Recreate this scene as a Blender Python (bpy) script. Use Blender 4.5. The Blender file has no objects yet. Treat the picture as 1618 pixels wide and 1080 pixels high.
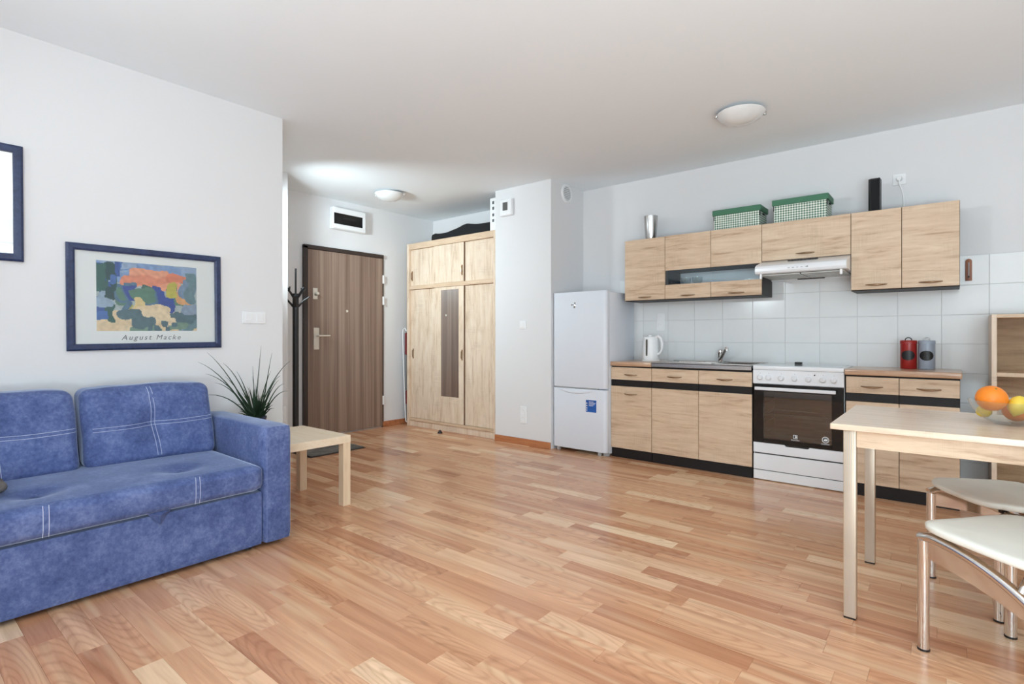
import bpy, bmesh, math, random
from mathutils import Vector, Matrix, noise
R_ = math.radians
rnd = random.Random(7)
sc = bpy.context.scene
COL = sc.collection

# ------------------------------------------------------------------ camera
F_PX, HOR, CAM_H, YAW = 847.0, 531.5, 1.085, R_(39.35)
cd = bpy.data.cameras.new('camera'); cam = bpy.data.objects.new('camera', cd); COL.objects.link(cam)
cd.sensor_width = 36.0; cd.lens = F_PX / 1618.0 * 36.0; cd.shift_y = -(540 - HOR) / 1618.0
cd.clip_start = 0.05
cam.location = (0, 0, CAM_H); cam.rotation_euler = (R_(90), 0, YAW)
sc.camera = cam

# ------------------------------------------------------------------ world, lights, exposure
H = 2.605
w = bpy.data.worlds.new('world'); sc.world = w; w.use_nodes = True
bg = w.node_tree.nodes['Background']; bg.inputs[0].default_value = (0.82, 0.91, 1.0, 1); bg.inputs[1].default_value = 1.0

def area(name, loc, rot, sx, sy, power, col=(1, 1, 1), spread=None):
    d = bpy.data.lights.new(name, 'AREA'); d.shape = 'RECTANGLE'; d.size = sx; d.size_y = sy
    d.energy = power; d.color = col
    if spread: d.spread = spread
    o = bpy.data.objects.new(name, d); COL.objects.link(o); o.location = loc; o.rotation_euler = rot
    return o
def point(name, loc, r, power, col=(1, 1, 1)):
    d = bpy.data.lights.new(name, 'POINT'); d.shadow_soft_size = r; d.energy = power; d.color = col
    o = bpy.data.objects.new(name, d); COL.objects.link(o); o.location = loc
    return o
DAY = (0.895, 1.02, 1.08)
HALL_LAMP = (-4.57, 3.54)
# daylight through the window in the right-hand wall
area('window_daylight', (2.19, 0.95, 1.5), (R_(90), 0, R_(90)), 1.5, 1.5, 7, DAY)
# fill softboxes added behind the camera, standing in for the photographer's bounce light; small flashes at the left and in the side corridor
SOFT = (0.85, 1.03, 1.13)
area('added_softbox', (0.7, -1.2, 0.45), (R_(128), 0, R_(30)), 0.9, 0.6, 46, SOFT)
area('added_softbox', (1.3, -0.2, 0.9), (R_(140), 0, R_(6)), 0.7, 0.7, 37, SOFT)
area('added_softbox', (0.4, -1.0, 1.4), (R_(180), 0, 0), 0.6, 0.6, 54, DAY)
area('corridor_flash', (-4.35, 2.0, 2.12), (R_(80), 0, R_(8)), 0.25, 0.25, 15, (0.88, 1.03, 1.09), R_(105))
area('flash', (-2.75, -1.0, 1.97), (R_(90), 0, R_(-16)), 0.24, 0.24, 8, DAY, R_(100))
sc.view_settings.view_transform = 'Standard'; sc.view_settings.look = 'None'
sc.view_settings.gamma = 1.0; sc.view_settings.use_curve_mapping = False
sc.view_settings.exposure = 0.13
sc.cycles.max_bounces = 10; sc.cycles.diffuse_bounces = 6; sc.cycles.glossy_bounces = 5
sc.cycles.transmission_bounces = 8; sc.cycles.transparent_max_bounces = 12
sc.cycles.caustics_reflective = False; sc.cycles.caustics_refractive = False
sc.cycles.use_denoising = True
sc.cycles.sample_clamp_indirect = 6.0

# ------------------------------------------------------------------ materials
def s2l(c):
    return tuple((x / 255 / 12.92) if x / 255 <= 0.04045 else ((x / 255 + 0.055) / 1.055) ** 2.4 for x in c)
class NT:
    def __init__(s, name):
        s.m = bpy.data.materials.new(name); s.m.use_nodes = True; s.t = s.m.node_tree; s.n = s.t.nodes
        s.b = s.n['Principled BSDF']; s.out = s.n['Material Output']
    def add(s, typ, **kw):
        n = s.n.new(typ)
        for k, v in kw.items(): setattr(n, k, v)
        return n
    def link(s, a, b): s.t.links.new(a, b)
    def math(s, op, a, b=None):
        n = s.add('ShaderNodeMath', operation=op)
        for i, v in enumerate((a, b)):
            if v is None: continue
            if isinstance(v, (int, float)): n.inputs[i].default_value = v
            else: s.link(v, n.inputs[i])
        return n.outputs[0]
    def coords(s, scale, rand=True):
        tc = s.add('ShaderNodeTexCoord'); mp = s.add('ShaderNodeMapping'); mp.inputs['Scale'].default_value = scale
        src = tc.outputs['Object']
        if rand:
            oi = s.add('ShaderNodeObjectInfo'); vm = s.add('ShaderNodeVectorMath', operation='ADD')
            sc_ = s.math('MULTIPLY', oi.outputs['Random'], 37.0)
            s.link(src, vm.inputs[0]); s.link(sc_, vm.inputs[1]); src = vm.outputs[0]
        s.link(src, mp.inputs['Vector']); return mp.outputs[0]
    def noise(s, vec, scale, detail=4, rough=0.55, dist=0.0):
        n = s.add('ShaderNodeTexNoise'); n.inputs['Scale'].default_value = scale; n.inputs['Detail'].default_value = detail
        n.inputs['Roughness'].default_value = rough; n.inputs['Distortion'].default_value = dist
        s.link(vec, n.inputs['Vector']); return n.outputs['Fac']
    def ramp(s, fac, stops):
        r = s.add('ShaderNodeValToRGB'); e = r.color_ramp.elements
        while len(e) < len(stops): e.new(0.5)
        for i, (p, c) in enumerate(stops):
            e[i].position = p; e[i].color = (*c, 1) if len(c) == 3 else c
        s.link(fac, r.inputs[0]); return r.outputs[0]
    def mix(s, fac, a, b, blend='MIX'):
        n = s.add('ShaderNodeMix', data_type='RGBA', blend_type=blend)
        for i, v in ((0, fac), (6, a), (7, b)):
            if isinstance(v, (int, float)): n.inputs[i].default_value = v
            elif isinstance(v, tuple): n.inputs[i].default_value = (*v, 1) if len(v) == 3 else v
            else: s.link(v, n.inputs[i])
        return n.outputs[2]
    def bump(s, h, strength, dist=0.002):
        b = s.add('ShaderNodeBump'); b.inputs['Strength'].default_value = strength; b.inputs['Distance'].default_value = dist
        s.link(h, b.inputs['Height']); s.link(b.outputs[0], s.b.inputs['Normal'])
    def set(s, **kw):
        for k, v in kw.items():
            k = k.replace('_', ' ')
            if isinstance(v, tuple) and len(v) == 3: v = (*v, 1)
            s.b.inputs[k].default_value = v
def plain(name, rgb, rough=0.5, metal=0.0, coat=0.0, var=0.04, lin=False, bump=0.0, bscale=200, spec=0.5):
    k = NT(name); c = rgb if lin else s2l(rgb)
    v = k.coords((1, 1, 1))
    f = k.noise(v, 9, 3)
    k.link(k.ramp(f, [(0.3, tuple(x * (1 - var) for x in c)), (0.7, tuple(min(1, x * (1 + var)) for x in c))]), k.b.inputs['Base Color'])
    k.set(Roughness=rough, Metallic=metal, Coat_Weight=coat, Coat_Roughness=0.08)
    k.b.inputs['Specular IOR Level'].default_value = spec
    if bump: k.bump(k.noise(v, bscale, 3), bump, 0.001)
    return k.m
def oak(name, axis, dark, mid, light, rough=0.45, coat=0.0, sc_=1.0, saw=0.16):
    k = NT(name); st = {'X': (0.9, 9, 9), 'Y': (9, 0.9, 9), 'Z': (9, 9, 0.9)}[axis]
    v = k.coords(tuple(a * sc_ for a in st))
    f1 = k.noise(v, 2.2, 6, 0.6, 0.9)
    f2 = k.noise(v, 9, 8, 0.7, 0.3)
    f = k.math('ADD', k.math('MULTIPLY', f1, 0.62), k.math('MULTIPLY', f2, 0.38))
    c = k.ramp(f, [(0.36, s2l(dark)), (0.46, s2l(mid)), (0.62, s2l(light))])
    # short saw marks across the grain, only in patches
    st2 = {'X': (210, 7, 7), 'Y': (7, 210, 7), 'Z': (7, 7, 210)}[axis]
    v2 = k.coords(st2); f3 = k.noise(v2, 1.0, 2); patch = k.noise(k.coords((4, 4, 4)), 1.6, 2)
    pm = k.ramp(patch, [(0.5, (0, 0, 0)), (0.66, (1, 1, 1))])
    sm = k.ramp(f3, [(0.42, (1, 1, 1)), (0.6, (0, 0, 0))])
    fac = k.math('MULTIPLY', k.math('MULTIPLY', pm, sm), saw)
    c2 = k.mix(fac, c, s2l(tuple(x * 0.86 for x in dark)))
    k.link(c2, k.b.inputs['Base Color'])
    k.set(Roughness=rough, Coat_Weight=coat, Coat_Roughness=0.12)
    k.bump(f2, 0.08, 0.001)
    return k.m
M = {}
def wallmat(name, rgb):
    k = NT(name); v = k.coords((1, 1, 1), False)
    c = s2l(rgb); f = k.noise(v, 1.3, 3)
    k.link(k.ramp(f, [(0.3, tuple(x * 0.985 for x in c)), (0.7, c)]), k.b.inputs['Base Color'])
    k.set(Roughness=0.9); k.bump(k.noise(v, 140, 3), 0.06, 0.001); return k.m
M['wall'] = wallmat('white_wall_paint', (227, 227, 228))
M['ceil'] = wallmat('white_ceiling_paint', (242, 248, 252))
M['grout'] = plain('grout', (204, 204, 203), 0.9)
M['tile'] = plain('glazed_white_tile', (229, 231, 231), 0.16, var=0.012, spec=0.5)
# floor planks: tone from the object's own random number (parts) or from a face attribute (the joined rest)
def floor_mat(name, attr):
    k = NT(name); tc = k.add('ShaderNodeTexCoord')
    if attr:
        a = k.add('ShaderNodeAttribute', attribute_name='tone'); rv = a.outputs['Fac']
    else:
        oi = k.add('ShaderNodeObjectInfo'); rv = oi.outputs['Random']
    off = k.add('ShaderNodeCombineXYZ'); k.link(k.math('MULTIPLY', rv, 53.0), off.inputs[0]); k.link(k.math('MULTIPLY', rv, 29.0), off.inputs[1])
    vm = k.add('ShaderNodeVectorMath', operation='ADD'); k.link(tc.outputs['Object'], vm.inputs[0]); k.link(off.outputs[0], vm.inputs[1])
    def mp(s):
        m = k.add('ShaderNodeMapping'); m.inputs['Scale'].default_value = s; k.link(vm.outputs[0], m.inputs['Vector']); return m.outputs[0]
    g1 = k.noise(mp((0.8, 13, 1)), 1.5, 5, 0.55, 0.9)
    g2 = k.noise(mp((2.4, 60, 1)), 2.0, 4, 0.6, 0.2)
    sap = k.ramp(k.noise(mp((0.45, 7, 1)), 1.6, 2, 0.5, 0.4), [(0.53, (0, 0, 0)), (0.68, (1, 1, 1))])
    tone = k.ramp(k.math('FRACT', k.math('MULTIPLY', rv, 7.31)), [(0.0, s2l((188, 130, 95))), (0.16, s2l((205, 149, 111))), (0.6, s2l((214, 162, 124))), (0.86, s2l((224, 177, 140))), (1.0, s2l((240, 207, 171)))])
    f = k.math('ADD', k.math('MULTIPLY', g1, 0.8), k.math('MULTIPLY', g2, 0.2))
    streak = k.ramp(f, [(0.30, (0.70, 0.61, 0.55)), (0.44, (0.92, 0.88, 0.86)), (0.54, (1.03, 1.03, 1.03)), (0.68, (1.16, 1.19, 1.22))])
    c = k.mix(1.0, tone, streak, 'MULTIPLY')
    c = k.mix(k.math('MULTIPLY', sap, 0.55), c, s2l((234, 198, 160)))
    if not attr:
        # cathedral figure: stretched rings around a centre of their own on each plank
        def fr(m, sc2): return k.math('MULTIPLY', k.math('SUBTRACT', k.math('FRACT', k.math('MULTIPLY', rv, m)), 0.5), sc2)
        o2 = k.add('ShaderNodeCombineXYZ'); k.link(fr(13.7, 1.3), o2.inputs[0]); k.link(fr(5.3, 0.07), o2.inputs[1])
        v2 = k.add('ShaderNodeVectorMath', operation='ADD'); k.link(tc.outputs['Object'], v2.inputs[0]); k.link(o2.outputs[0], v2.inputs[1])
        m2 = k.add('ShaderNodeMapping'); m2.inputs['Scale'].default_value = (2.6, 17, 1); k.link(v2.outputs[0], m2.inputs['Vector'])
        wv = k.add('ShaderNodeTexWave', wave_type='RINGS', rings_direction='Z'); wv.inputs['Scale'].default_value = 1.5
        wv.inputs['Distortion'].default_value = 3.2; wv.inputs['Detail'].default_value = 2.0; wv.inputs['Detail Scale'].default_value = 0.9
        k.link(m2.outputs[0], wv.inputs['Vector'])
        has = k.math('MULTIPLY', k.math('GREATER_THAN', k.math('FRACT', k.math('MULTIPLY', rv, 3.77)), 0.5), 0.62)
        cw = k.ramp(wv.outputs['Fac'], [(0.0, (0.83, 0.76, 0.71)), (0.30, (0.97, 0.96, 0.95)), (0.7, (1.04, 1.04, 1.04))])
        c = k.mix(has, c, k.mix(1.0, c, cw, 'MULTIPLY'))
    kn = k.add('ShaderNodeTexVoronoi'); kn.inputs['Scale'].default_value = 1.0; k.link(mp((3.0, 10, 1)), kn.inputs['Vector'])
    kf = k.ramp(kn.outputs['Distance'], [(0.04, (1, 1, 1)), (0.12, (0, 0, 0))])
    c = k.mix(k.math('MULTIPLY', kf, 0.45), c, s2l((134, 86, 60)))
    k.link(c, k.b.inputs['Base Color'])
    k.link(k.math('ADD', k.math('MULTIPLY', g2, 0.10), 0.16), k.b.inputs['Roughness'])
    k.b.inputs['Specular IOR Level'].default_value = 0.5
    k.bump(g2, 0.03, 0.0005)
    return k.m
M['plank'] = floor_mat('laminate_plank', False)
M['plank_s'] = floor_mat('laminate_plank_far', True)
M['subfloor'] = plain('subfloor', (92, 60, 42), 0.8)
M['base'] = oak('baseboard_wood', 'X', (150, 88, 52), (178, 112, 72), (194, 130, 88), 0.4)
M['oakX'] = oak('sonoma_oak_horizontal', 'X', (180, 147, 118), (208, 180, 151), (222, 198, 171))
M['oakZ'] = oak('sonoma_oak_vertical', 'Z', (198, 171, 146), (222, 200, 176), (233, 216, 196), saw=0.25)
M['oakT'] = oak('oak_worktop', 'X', (170, 132, 102), (192, 154, 124), (206, 170, 140), 0.28, 0.35)
M['oakTab'] = oak('oak_table_top', 'X', (210, 182, 156), (224, 200, 176), (234, 214, 192), 0.3, 0.2)
M['shelfin'] = oak('shelf_back_wood', 'X', (148, 116, 82), (170, 138, 102), (186, 154, 118), 0.5)
M['birch'] = oak('birch', 'X', (232, 210, 180), (238, 218, 190), (242, 225, 200), 0.45, saw=0.0)
M['birchZ'] = oak('birch_leg', 'Z', (220, 192, 158), (230, 204, 172), (236, 214, 184), 0.45, saw=0.0)
def doorwood():
    k = NT('walnut_door'); v = k.coords((1, 11, 0.12), False); v2 = k.coords((1, 60, 0.5), False)
    f = k.math('ADD', k.math('MULTIPLY', k.noise(v, 1.0, 3, 0.6, 0.3), 0.68), k.math('MULTIPLY', k.noise(v2, 1.3, 5, 0.65), 0.32))
    k.link(k.ramp(f, [(0.36, s2l((104, 82, 70))), (0.48, s2l((132, 109, 96))), (0.62, s2l((160, 138, 122)))]), k.b.inputs['Base Color'])
    k.set(Roughness=0.42); return k.m
M['doorwood'] = doorwood()
M['wenge'] = plain('dark_wenge', (30, 26, 26), 0.5, spec=0.3)
M['dkframe'] = plain('dark_brown_frame', (54, 42, 38), 0.35)
M['white'] = plain('white_plastic', (238, 239, 240), 0.35, var=0.01)
M['enamel'] = plain('white_enamel', (232, 234, 237), 0.22, var=0.006)
M['fridge'] = plain('fridge_white', (222, 227, 235), 0.5, var=0.006, spec=0.35)
M['offgrey'] = plain('grey_plastic', (170, 172, 174), 0.4)
M['black'] = plain('black_plastic', (18, 18, 19), 0.4)
M['blackm'] = plain('black_painted_metal', (26, 27, 29), 0.38)
M['blackg'] = plain('black_glass', (14, 14, 15), 0.06)
M['fabblack'] = plain('black_cloth', (20, 21, 23), 0.9, bump=0.3, bscale=300)
M['chrome'] = plain('chrome', (226, 224, 222), 0.08, 1.0, var=0.0)
M['steel'] = plain('brushed_steel', (196, 194, 192), 0.24, 1.0)
M['bronze'] = plain('bronze_handle', (158, 128, 100), 0.28, 1.0)
M['nickel'] = plain('nickel', (214, 206, 194), 0.45, 0.35)
M['alu'] = plain('champagne_aluminium', (196, 178, 156), 0.38, 0.35)
M['red'] = plain('red_enamel', (150, 26, 22), 0.3)
M['bluegrey'] = plain('grey_blue_enamel', (150, 160, 174), 0.3)
M['greenlid'] = plain('green_card', (66, 118, 90), 0.6)
M['mat'] = plain('doormat_pile', (112, 108, 104), 0.95, var=0.35, bump=0.9, bscale=120)
M['bluefr'] = oak('blue_stained_frame', 'X', (30, 40, 70), (40, 52, 86), (52, 66, 102), 0.4, saw=0.0)
M['paper'] = plain('poster_paper', (236, 236, 234), 0.6, var=0.01)
M['ink'] = plain('grey_ink', (96, 98, 102), 0.7)
M['orange'] = plain('orange_peel', (240, 132, 28), 0.42, bump=0.35, bscale=260)
M['lemon'] = plain('lemon_peel', (238, 205, 70), 0.42, bump=0.3, bscale=220)
M['leath'] = plain('white_leather', (238, 237, 227), 0.42, var=0.02, bump=0.15, bscale=240)
M['stitch'] = plain('pale_thread', (196, 204, 226), 0.8)
M['seam'] = plain('blue_grey_thread', (120, 134, 176), 0.8)
M['edge'] = plain('brown_edge_band', (120, 96, 78), 0.5)
M['labelblue'] = plain('blue_label', (36, 92, 170), 0.35, var=0.25)
M['pot'] = plain('dark_blue_pot', (44, 50, 74), 0.4)
M['soil'] = plain('soil', (46, 34, 26), 0.95)
M['thermowood'] = oak('brown_wood_plaque', 'Z', (122, 72, 48), (140, 86, 58), (156, 100, 70), 0.5, saw=0.0)
M['lampglass'] = plain('frosted_lamp_glass', (226, 227, 226), 0.2, var=0.05)
M['greyfab'] = plain('grey_brown_cloth', (98, 92, 90), 0.9, bump=0.3)
M['filter'] = plain('hood_filter_metal', (188, 188, 182), 0.4, 0.4)
M['ovenin'] = plain('oven_enamel', (112, 88, 66), 0.4)
M['ironred'] = plain('ironing_cover', (120, 46, 48), 0.9)
M['irongrey'] = plain('ironing_cover_grey', (120, 118, 118), 0.9)
M['leaf'] = plain('grass_leaf', (38, 58, 36), 0.5, var=0.3)
def suede():
    k = NT('blue_suede'); v = k.coords((1, 1, 1))
    f = k.math('ADD', k.math('MULTIPLY', k.noise(v, 7, 6, 0.65), 0.55), k.math('MULTIPLY', k.noise(v, 60, 4, 0.7), 0.45))
    k.link(k.ramp(f, [(0.36, s2l((66, 80, 124))), (0.5, s2l((86, 101, 148))), (0.64, s2l((114, 128, 172)))]), k.b.inputs['Base Color'])
    k.set(Roughness=0.85, Sheen_Weight=1.0, Sheen_Roughness=0.3); k.b.inputs['Sheen Tint'].default_value = (0.7, 0.8, 1, 1)
    k.b.inputs['Specular IOR Level'].default_value = 0.2
    k.bump(k.noise(v, 160, 3), 0.25, 0.001); return k.m
M['suede'] = suede()
def gingham():
    k = NT('green_gingham'); tc = k.add('ShaderNodeTexCoord'); sp = k.add('ShaderNodeSeparateXYZ'); k.link(tc.outputs['Object'], sp.inputs[0])
    def stripe(x):
        return k.math('GREATER_THAN', k.math('FRACT', k.math('MULTIPLY', x, 1 / 0.0182)), 0.5)
    a = stripe(k.math('ADD', k.math('ADD', sp.outputs[0], sp.outputs[1]), 5.0)); b = stripe(k.math('ADD', sp.outputs[2], 5.0))
    f = k.math('MULTIPLY', k.math('ADD', a, b), 0.5)
    k.link(k.ramp(f, [(0.0, s2l((244, 244, 234))), (0.5, s2l((176, 194, 178))), (1.0, s2l((74, 106, 92)))]), k.b.inputs['Base Color']); k.set(Roughness=0.8); return k.m
M['gingham'] = gingham()
def pane(name, tint, gl, rough=0.02):
    k = NT(name); k.n.remove(k.b)
    tr = k.add('ShaderNodeBsdfTransparent'); tr.inputs[0].default_value = (*tint, 1)
    g = k.add('ShaderNodeBsdfGlossy'); g.inputs['Roughness'].default_value = rough; g.inputs['Color'].default_value = (0.9, 0.95, 1, 1)
    lw = k.add('ShaderNodeLayerWeight'); f5 = k.math('POWER', lw.outputs['Facing'], 4.0)
    mx = k.add('ShaderNodeMixShader'); k.link(k.math('ADD', k.math('MULTIPLY', f5, 0.8), 0.035 + gl), mx.inputs[0])
    k.link(tr.outputs[0], mx.inputs[1]); k.link(g.outputs[0], mx.inputs[2]); k.link(mx.outputs[0], k.out.inputs[0]); return k.m
M['glass'] = pane('clear_glass_pane', (0.93, 0.96, 0.97), 0.0)
M['ovenglass'] = pane('tinted_oven_glass', (0.66, 0.59, 0.50), 0.07)
M['picglass'] = pane('picture_glass', (0.97, 0.98, 0.98), 0.0)
def mirror():
    k = NT('mirror_silver'); k.set(Metallic=1.0, Roughness=0.02); k.b.inputs['Base Color'].default_value = (0.88, 0.9, 0.9, 1); return k.m
M['mirror'] = mirror()
def bowlglass():
    k = NT('bowl_glass'); k.set(Roughness=0.02, Transmission_Weight=1.0, IOR=1.45); k.b.inputs['Base Color'].default_value = (0.96, 0.98, 0.98, 1); return k.m
M['bowl'] = pane('thin_bowl_glass', (0.94, 0.96, 0.96), 0.06)

# ------------------------------------------------------------------ mesh helpers
SH = {}
class MB:
    def __init__(s): s.bm = bmesh.new()
    def _merge(s, b):
        me = bpy.data.meshes.new('t'); b.to_mesh(me); b.free(); s.bm.from_mesh(me); bpy.data.meshes.remove(me)
    def box(s, x0, x1, y0, y1, z0, z1, bev=0.0, seg=1):
        b = bmesh.new(); bmesh.ops.create_cube(b, size=1)
        for v in b.verts:
            v.co = ((x0 + x1) / 2 + v.co.x * abs(x1 - x0), (y0 + y1) / 2 + v.co.y * abs(y1 - y0), (z0 + z1) / 2 + v.co.z * abs(z1 - z0))
        if bev: bmesh.ops.bevel(b, geom=b.edges[:], offset=bev, segments=seg, affect='EDGES', profile=0.5)
        s._merge(b); return s
    def rbox(s, c, h, r, cuts=10, fn=None):
        b = bmesh.new(); bmesh.ops.create_cube(b, size=2)
        bmesh.ops.subdivide_edges(b, edges=b.edges[:], cuts=cuts, use_grid_fill=True)
        h = Vector(h); c = Vector(c)
        for v in b.verts:
            q = Vector((v.co[i] * h[i] for i in range(3)))
            inn = Vector((max(-(h[i] - r), min(h[i] - r, q[i])) for i in range(3)))
            d = q - inn
            if d.length > 1e-9: q = inn + d * (r / d.length)
            p = q
            if fn: p = fn(q, Vector((q[i] / h[i] for i in range(3))))
            v.co = c + p
        bmesh.ops.recalc_face_normals(b, faces=b.faces[:])
        s._merge(b); return s
    def tube(s, pts, r, seg=10, cap=True, flat=1.0, up=None):
        pts = [Vector(p) for p in pts]; n = len(pts); rr = r if isinstance(r, (list, tuple)) else [r] * n
        b = s.bm; rings = []; prev = None
        for i, p in enumerate(pts):
            t = (pts[min(i + 1, n - 1)] - pts[max(i - 1, 0)]).normalized()
            if prev is None:
                a = Vector(up) if up else (Vector((0, 0, 1)) if abs(t.z) < 0.9 else Vector((1, 0, 0)))
                u = t.cross(a).normalized()
            else:
                u = (prev - t * prev.dot(t)).normalized()
            prev = u; v2 = t.cross(u)
            rings.append([b.verts.new(p + u * (math.cos(2 * math.pi * k / seg) * rr[i]) + v2 * (math.sin(2 * math.pi * k / seg) * rr[i] * flat)) for k in range(seg)])
        for i in range(n - 1):
            for k in range(seg):
                b.faces.new((rings[i][k], rings[i][(k + 1) % seg], rings[i + 1][(k + 1) % seg], rings[i + 1][k]))
        if cap: b.faces.new(rings[0][::-1]); b.faces.new(rings[-1])
        return s
    def lathe(s, prof, c=(0, 0, 0), seg=28, axis='Z', sx=1, sy=1):
        b = s.bm; c = Vector(c); rings = []
        def P(r, z, a):
            x, y = r * math.cos(a) * sx, r * math.sin(a) * sy
            return {'Z': Vector((x, y, z)), 'Y': Vector((x, z, y)), 'X': Vector((z, x, y))}[axis] + c
        for r, z in prof:
            if r < 1e-6: rings.append([b.verts.new(P(0, z, 0))])
            else: rings.append([b.verts.new(P(r, z, 2 * math.pi * k / seg)) for k in range(seg)])
        for a_, b_ in zip(rings, rings[1:]):
            for k in range(seg):
                k2 = (k + 1) % seg
                if len(a_) == 1 and len(b_) == 1: continue
                if len(a_) == 1: b.faces.new((a_[0], b_[k2], b_[k]))
                elif len(b_) == 1: b.faces.new((a_[k], a_[k2], b_[0]))
                else: b.faces.new((a_[k], a_[k2], b_[k2], b_[k]))
        bmesh.ops.recalc_face_normals(b, faces=b.faces[:])
        return s
    def prism(s, poly, axis, a0, a1, bev=0.0):
        b = bmesh.new()
        def P(u, v, a): return {'X': (a, u, v), 'Y': (u, a, v), 'Z': (u, v, a)}[axis]
        lo = [b.verts.new(P(u, v, a0)) for u, v in poly]; hi = [b.verts.new(P(u, v, a1)) for u, v in poly]
        n = len(poly)
        b.faces.new(lo[::-1]); b.faces.new(hi)
        for i in range(n): b.faces.new((lo[i], lo[(i + 1) % n], hi[(i + 1) % n], hi[i]))
        bmesh.ops.recalc_face_normals(b, faces=b.faces[:])
        if bev: bmesh.ops.bevel(b, geom=b.edges[:], offset=bev, segments=2, affect='EDGES', profile=0.5)
        s._merge(b); return s
    def mesh(s, vs, fs):
        v = [s.bm.verts.new(p) for p in vs]
        for f in fs: s.bm.faces.new([v[i] for i in f])
        return s
    def build(s, name, mat, parent=None, smooth=35, label=None, kind=None):
        me = bpy.data.meshes.new(name)
        sh = SH.get(parent, Vector((0, 0, 0))) if parent else Vector((0, 0, 0))
        if sh.length: bmesh.ops.translate(s.bm, verts=s.bm.verts[:], vec=-sh)
        s.bm.to_mesh(me); s.bm.free()
        mats = mat if isinstance(mat, (list, tuple)) else [mat]
        for m_ in mats: me.materials.append(M[m_] if isinstance(m_, str) else m_)
        if smooth:
            for p in me.polygons: p.use_smooth = True
            me.set_sharp_from_angle(angle=R_(smooth))
        o = bpy.data.objects.new(name, me); COL.objects.link(o)
        if parent: o.parent = parent
        SH[o] = sh
        if label: o['label'] = label
        if kind: o['kind'] = kind
        return o
def thing(name, label, cat, loc=(0, 0, 0), rotz=0.0, group=None, local=False, rot=None):
    o = bpy.data.objects.new(name, None); COL.objects.link(o); o.location = loc
    o.rotation_euler = rot if rot else (0, 0, rotz); o.empty_display_size = 0.1
    o['label'] = label; o['category'] = cat
    if group: o['group'] = group
    SH[o] = Vector((0, 0, 0)) if (local or rotz or rot) else Vector(loc)
    return o
def struct_empty(name, loc=(0, 0, 0)):
    o = bpy.data.objects.new(name, None); COL.objects.link(o); o.location = loc; o['kind'] = 'structure'; SH[o] = Vector(loc); return o
def copy_tree(o, parent=None):
    c = o.copy(); COL.objects.link(c)
    if parent: c.parent = parent
    SH[c] = SH.get(o, Vector())
    for ch in list(o.children): copy_tree(ch, c)
    return c
def text(body, size, mtx, name, mat, parent, shear=0.0, space=1.0, extrude=0.0004, align='CENTER'):
    cu = bpy.data.curves.new('txt', 'FONT'); cu.body = body; cu.size = size; cu.shear = shear; cu.space_character = space
    cu.align_x = align; cu.extrude = extrude; cu.resolution_u = 3
    ob = bpy.data.objects.new('txt', cu); COL.objects.link(ob)
    dg = bpy.context.evaluated_depsgraph_get(); me = bpy.data.meshes.new_from_object(ob.evaluated_get(dg))
    bpy.data.objects.remove(ob); bpy.data.curves.remove(cu)
    me.transform(Matrix.Translation(-SH.get(parent, Vector())) @ mtx); me.materials.clear(); me.materials.append(M[mat]); me.name = name
    o = bpy.data.objects.new(name, me); COL.objects.link(o); o.parent = parent; SH[o] = SH.get(parent, Vector()); return o
def face_y(x, y, z): return Matrix.Translation((x, y, z)) @ Matrix.Rotation(R_(90), 4, 'X')          # reads from -Y

# ------------------------------------------------------------------ the room
XL, XH, XP, XR = -3.615, -5.30, -4.77, 2.2
YB, YK = -1.72, 4.82
YE, YP2 = 1.88, 2.53
PX0, PX1, PY = -3.695, -2.985, 4.232
T = 0.12
def wall(name, *boxes):
    mb = MB()
    for b in boxes: mb.box(*b)
    return mb.build(name, 'wall', None, 0, kind='structure')
wall('wall_left', (XL - T, XL, YB, YE, 0, H))
wall('wall_corridor_front', (XP - T, XL - T, YE - T, YE, 0, H))
wall('wall_hall_side', (XP - T, XP, YE, YP2, 0, H))
wall('wall_hall_front', (XH, XP - T, YP2 - T, YP2, 0, H))
wall('wall_hall', (XH - T, XH, YP2 - T, YK + T, 0, H))
wall('wall_pillar', (PX0, PX1, PY, YK, 0, H))
wk = wall('wall_kitchen', (XH, XR + T, YK, YK + T, 0, H))
WY0, WY1, WZ0, WZ1 = 0.15, 1.75, 0.7, 2.3
wall('wall_right', (XR, XR + T, YB - T, WY0, 0, H), (XR, XR + T, WY1, YK, 0, H), (XR, XR + T, WY0, WY1, 0, WZ0), (XR, XR + T, WY0, WY1, WZ1, H))
wall('wall_rear', (XL - T, XR, YB - T, YB, 0, H))
wn = MB()
for bx in ((WY0, WY1, WZ0, WZ0 + .06), (WY0, WY1, WZ1 - .06, WZ1), (WY0, WY0 + .06, WZ0, WZ1), (WY1 - .06, WY1, WZ0, WZ1), ((WY0 + WY1) / 2 - .04, (WY0 + WY1) / 2 + .04, WZ0, WZ1)):
    wn.box(XR + .05, XR + .11, bx[0], bx[1], bx[2], bx[3], .004)
wo = wn.build('window_1', 'white', None, 0, kind='structure')
MB().box(XR + .078, XR + .084, WY0 + .05, WY1 - .05, WZ0 + .05, WZ1 - .05).build('window_pane', 'glass', wo, 0)
MB().box(XH - T, XR + T, YB - T, YK + T, H, H + .12).build('ceiling', 'ceil', None, 0, kind='structure')

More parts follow.
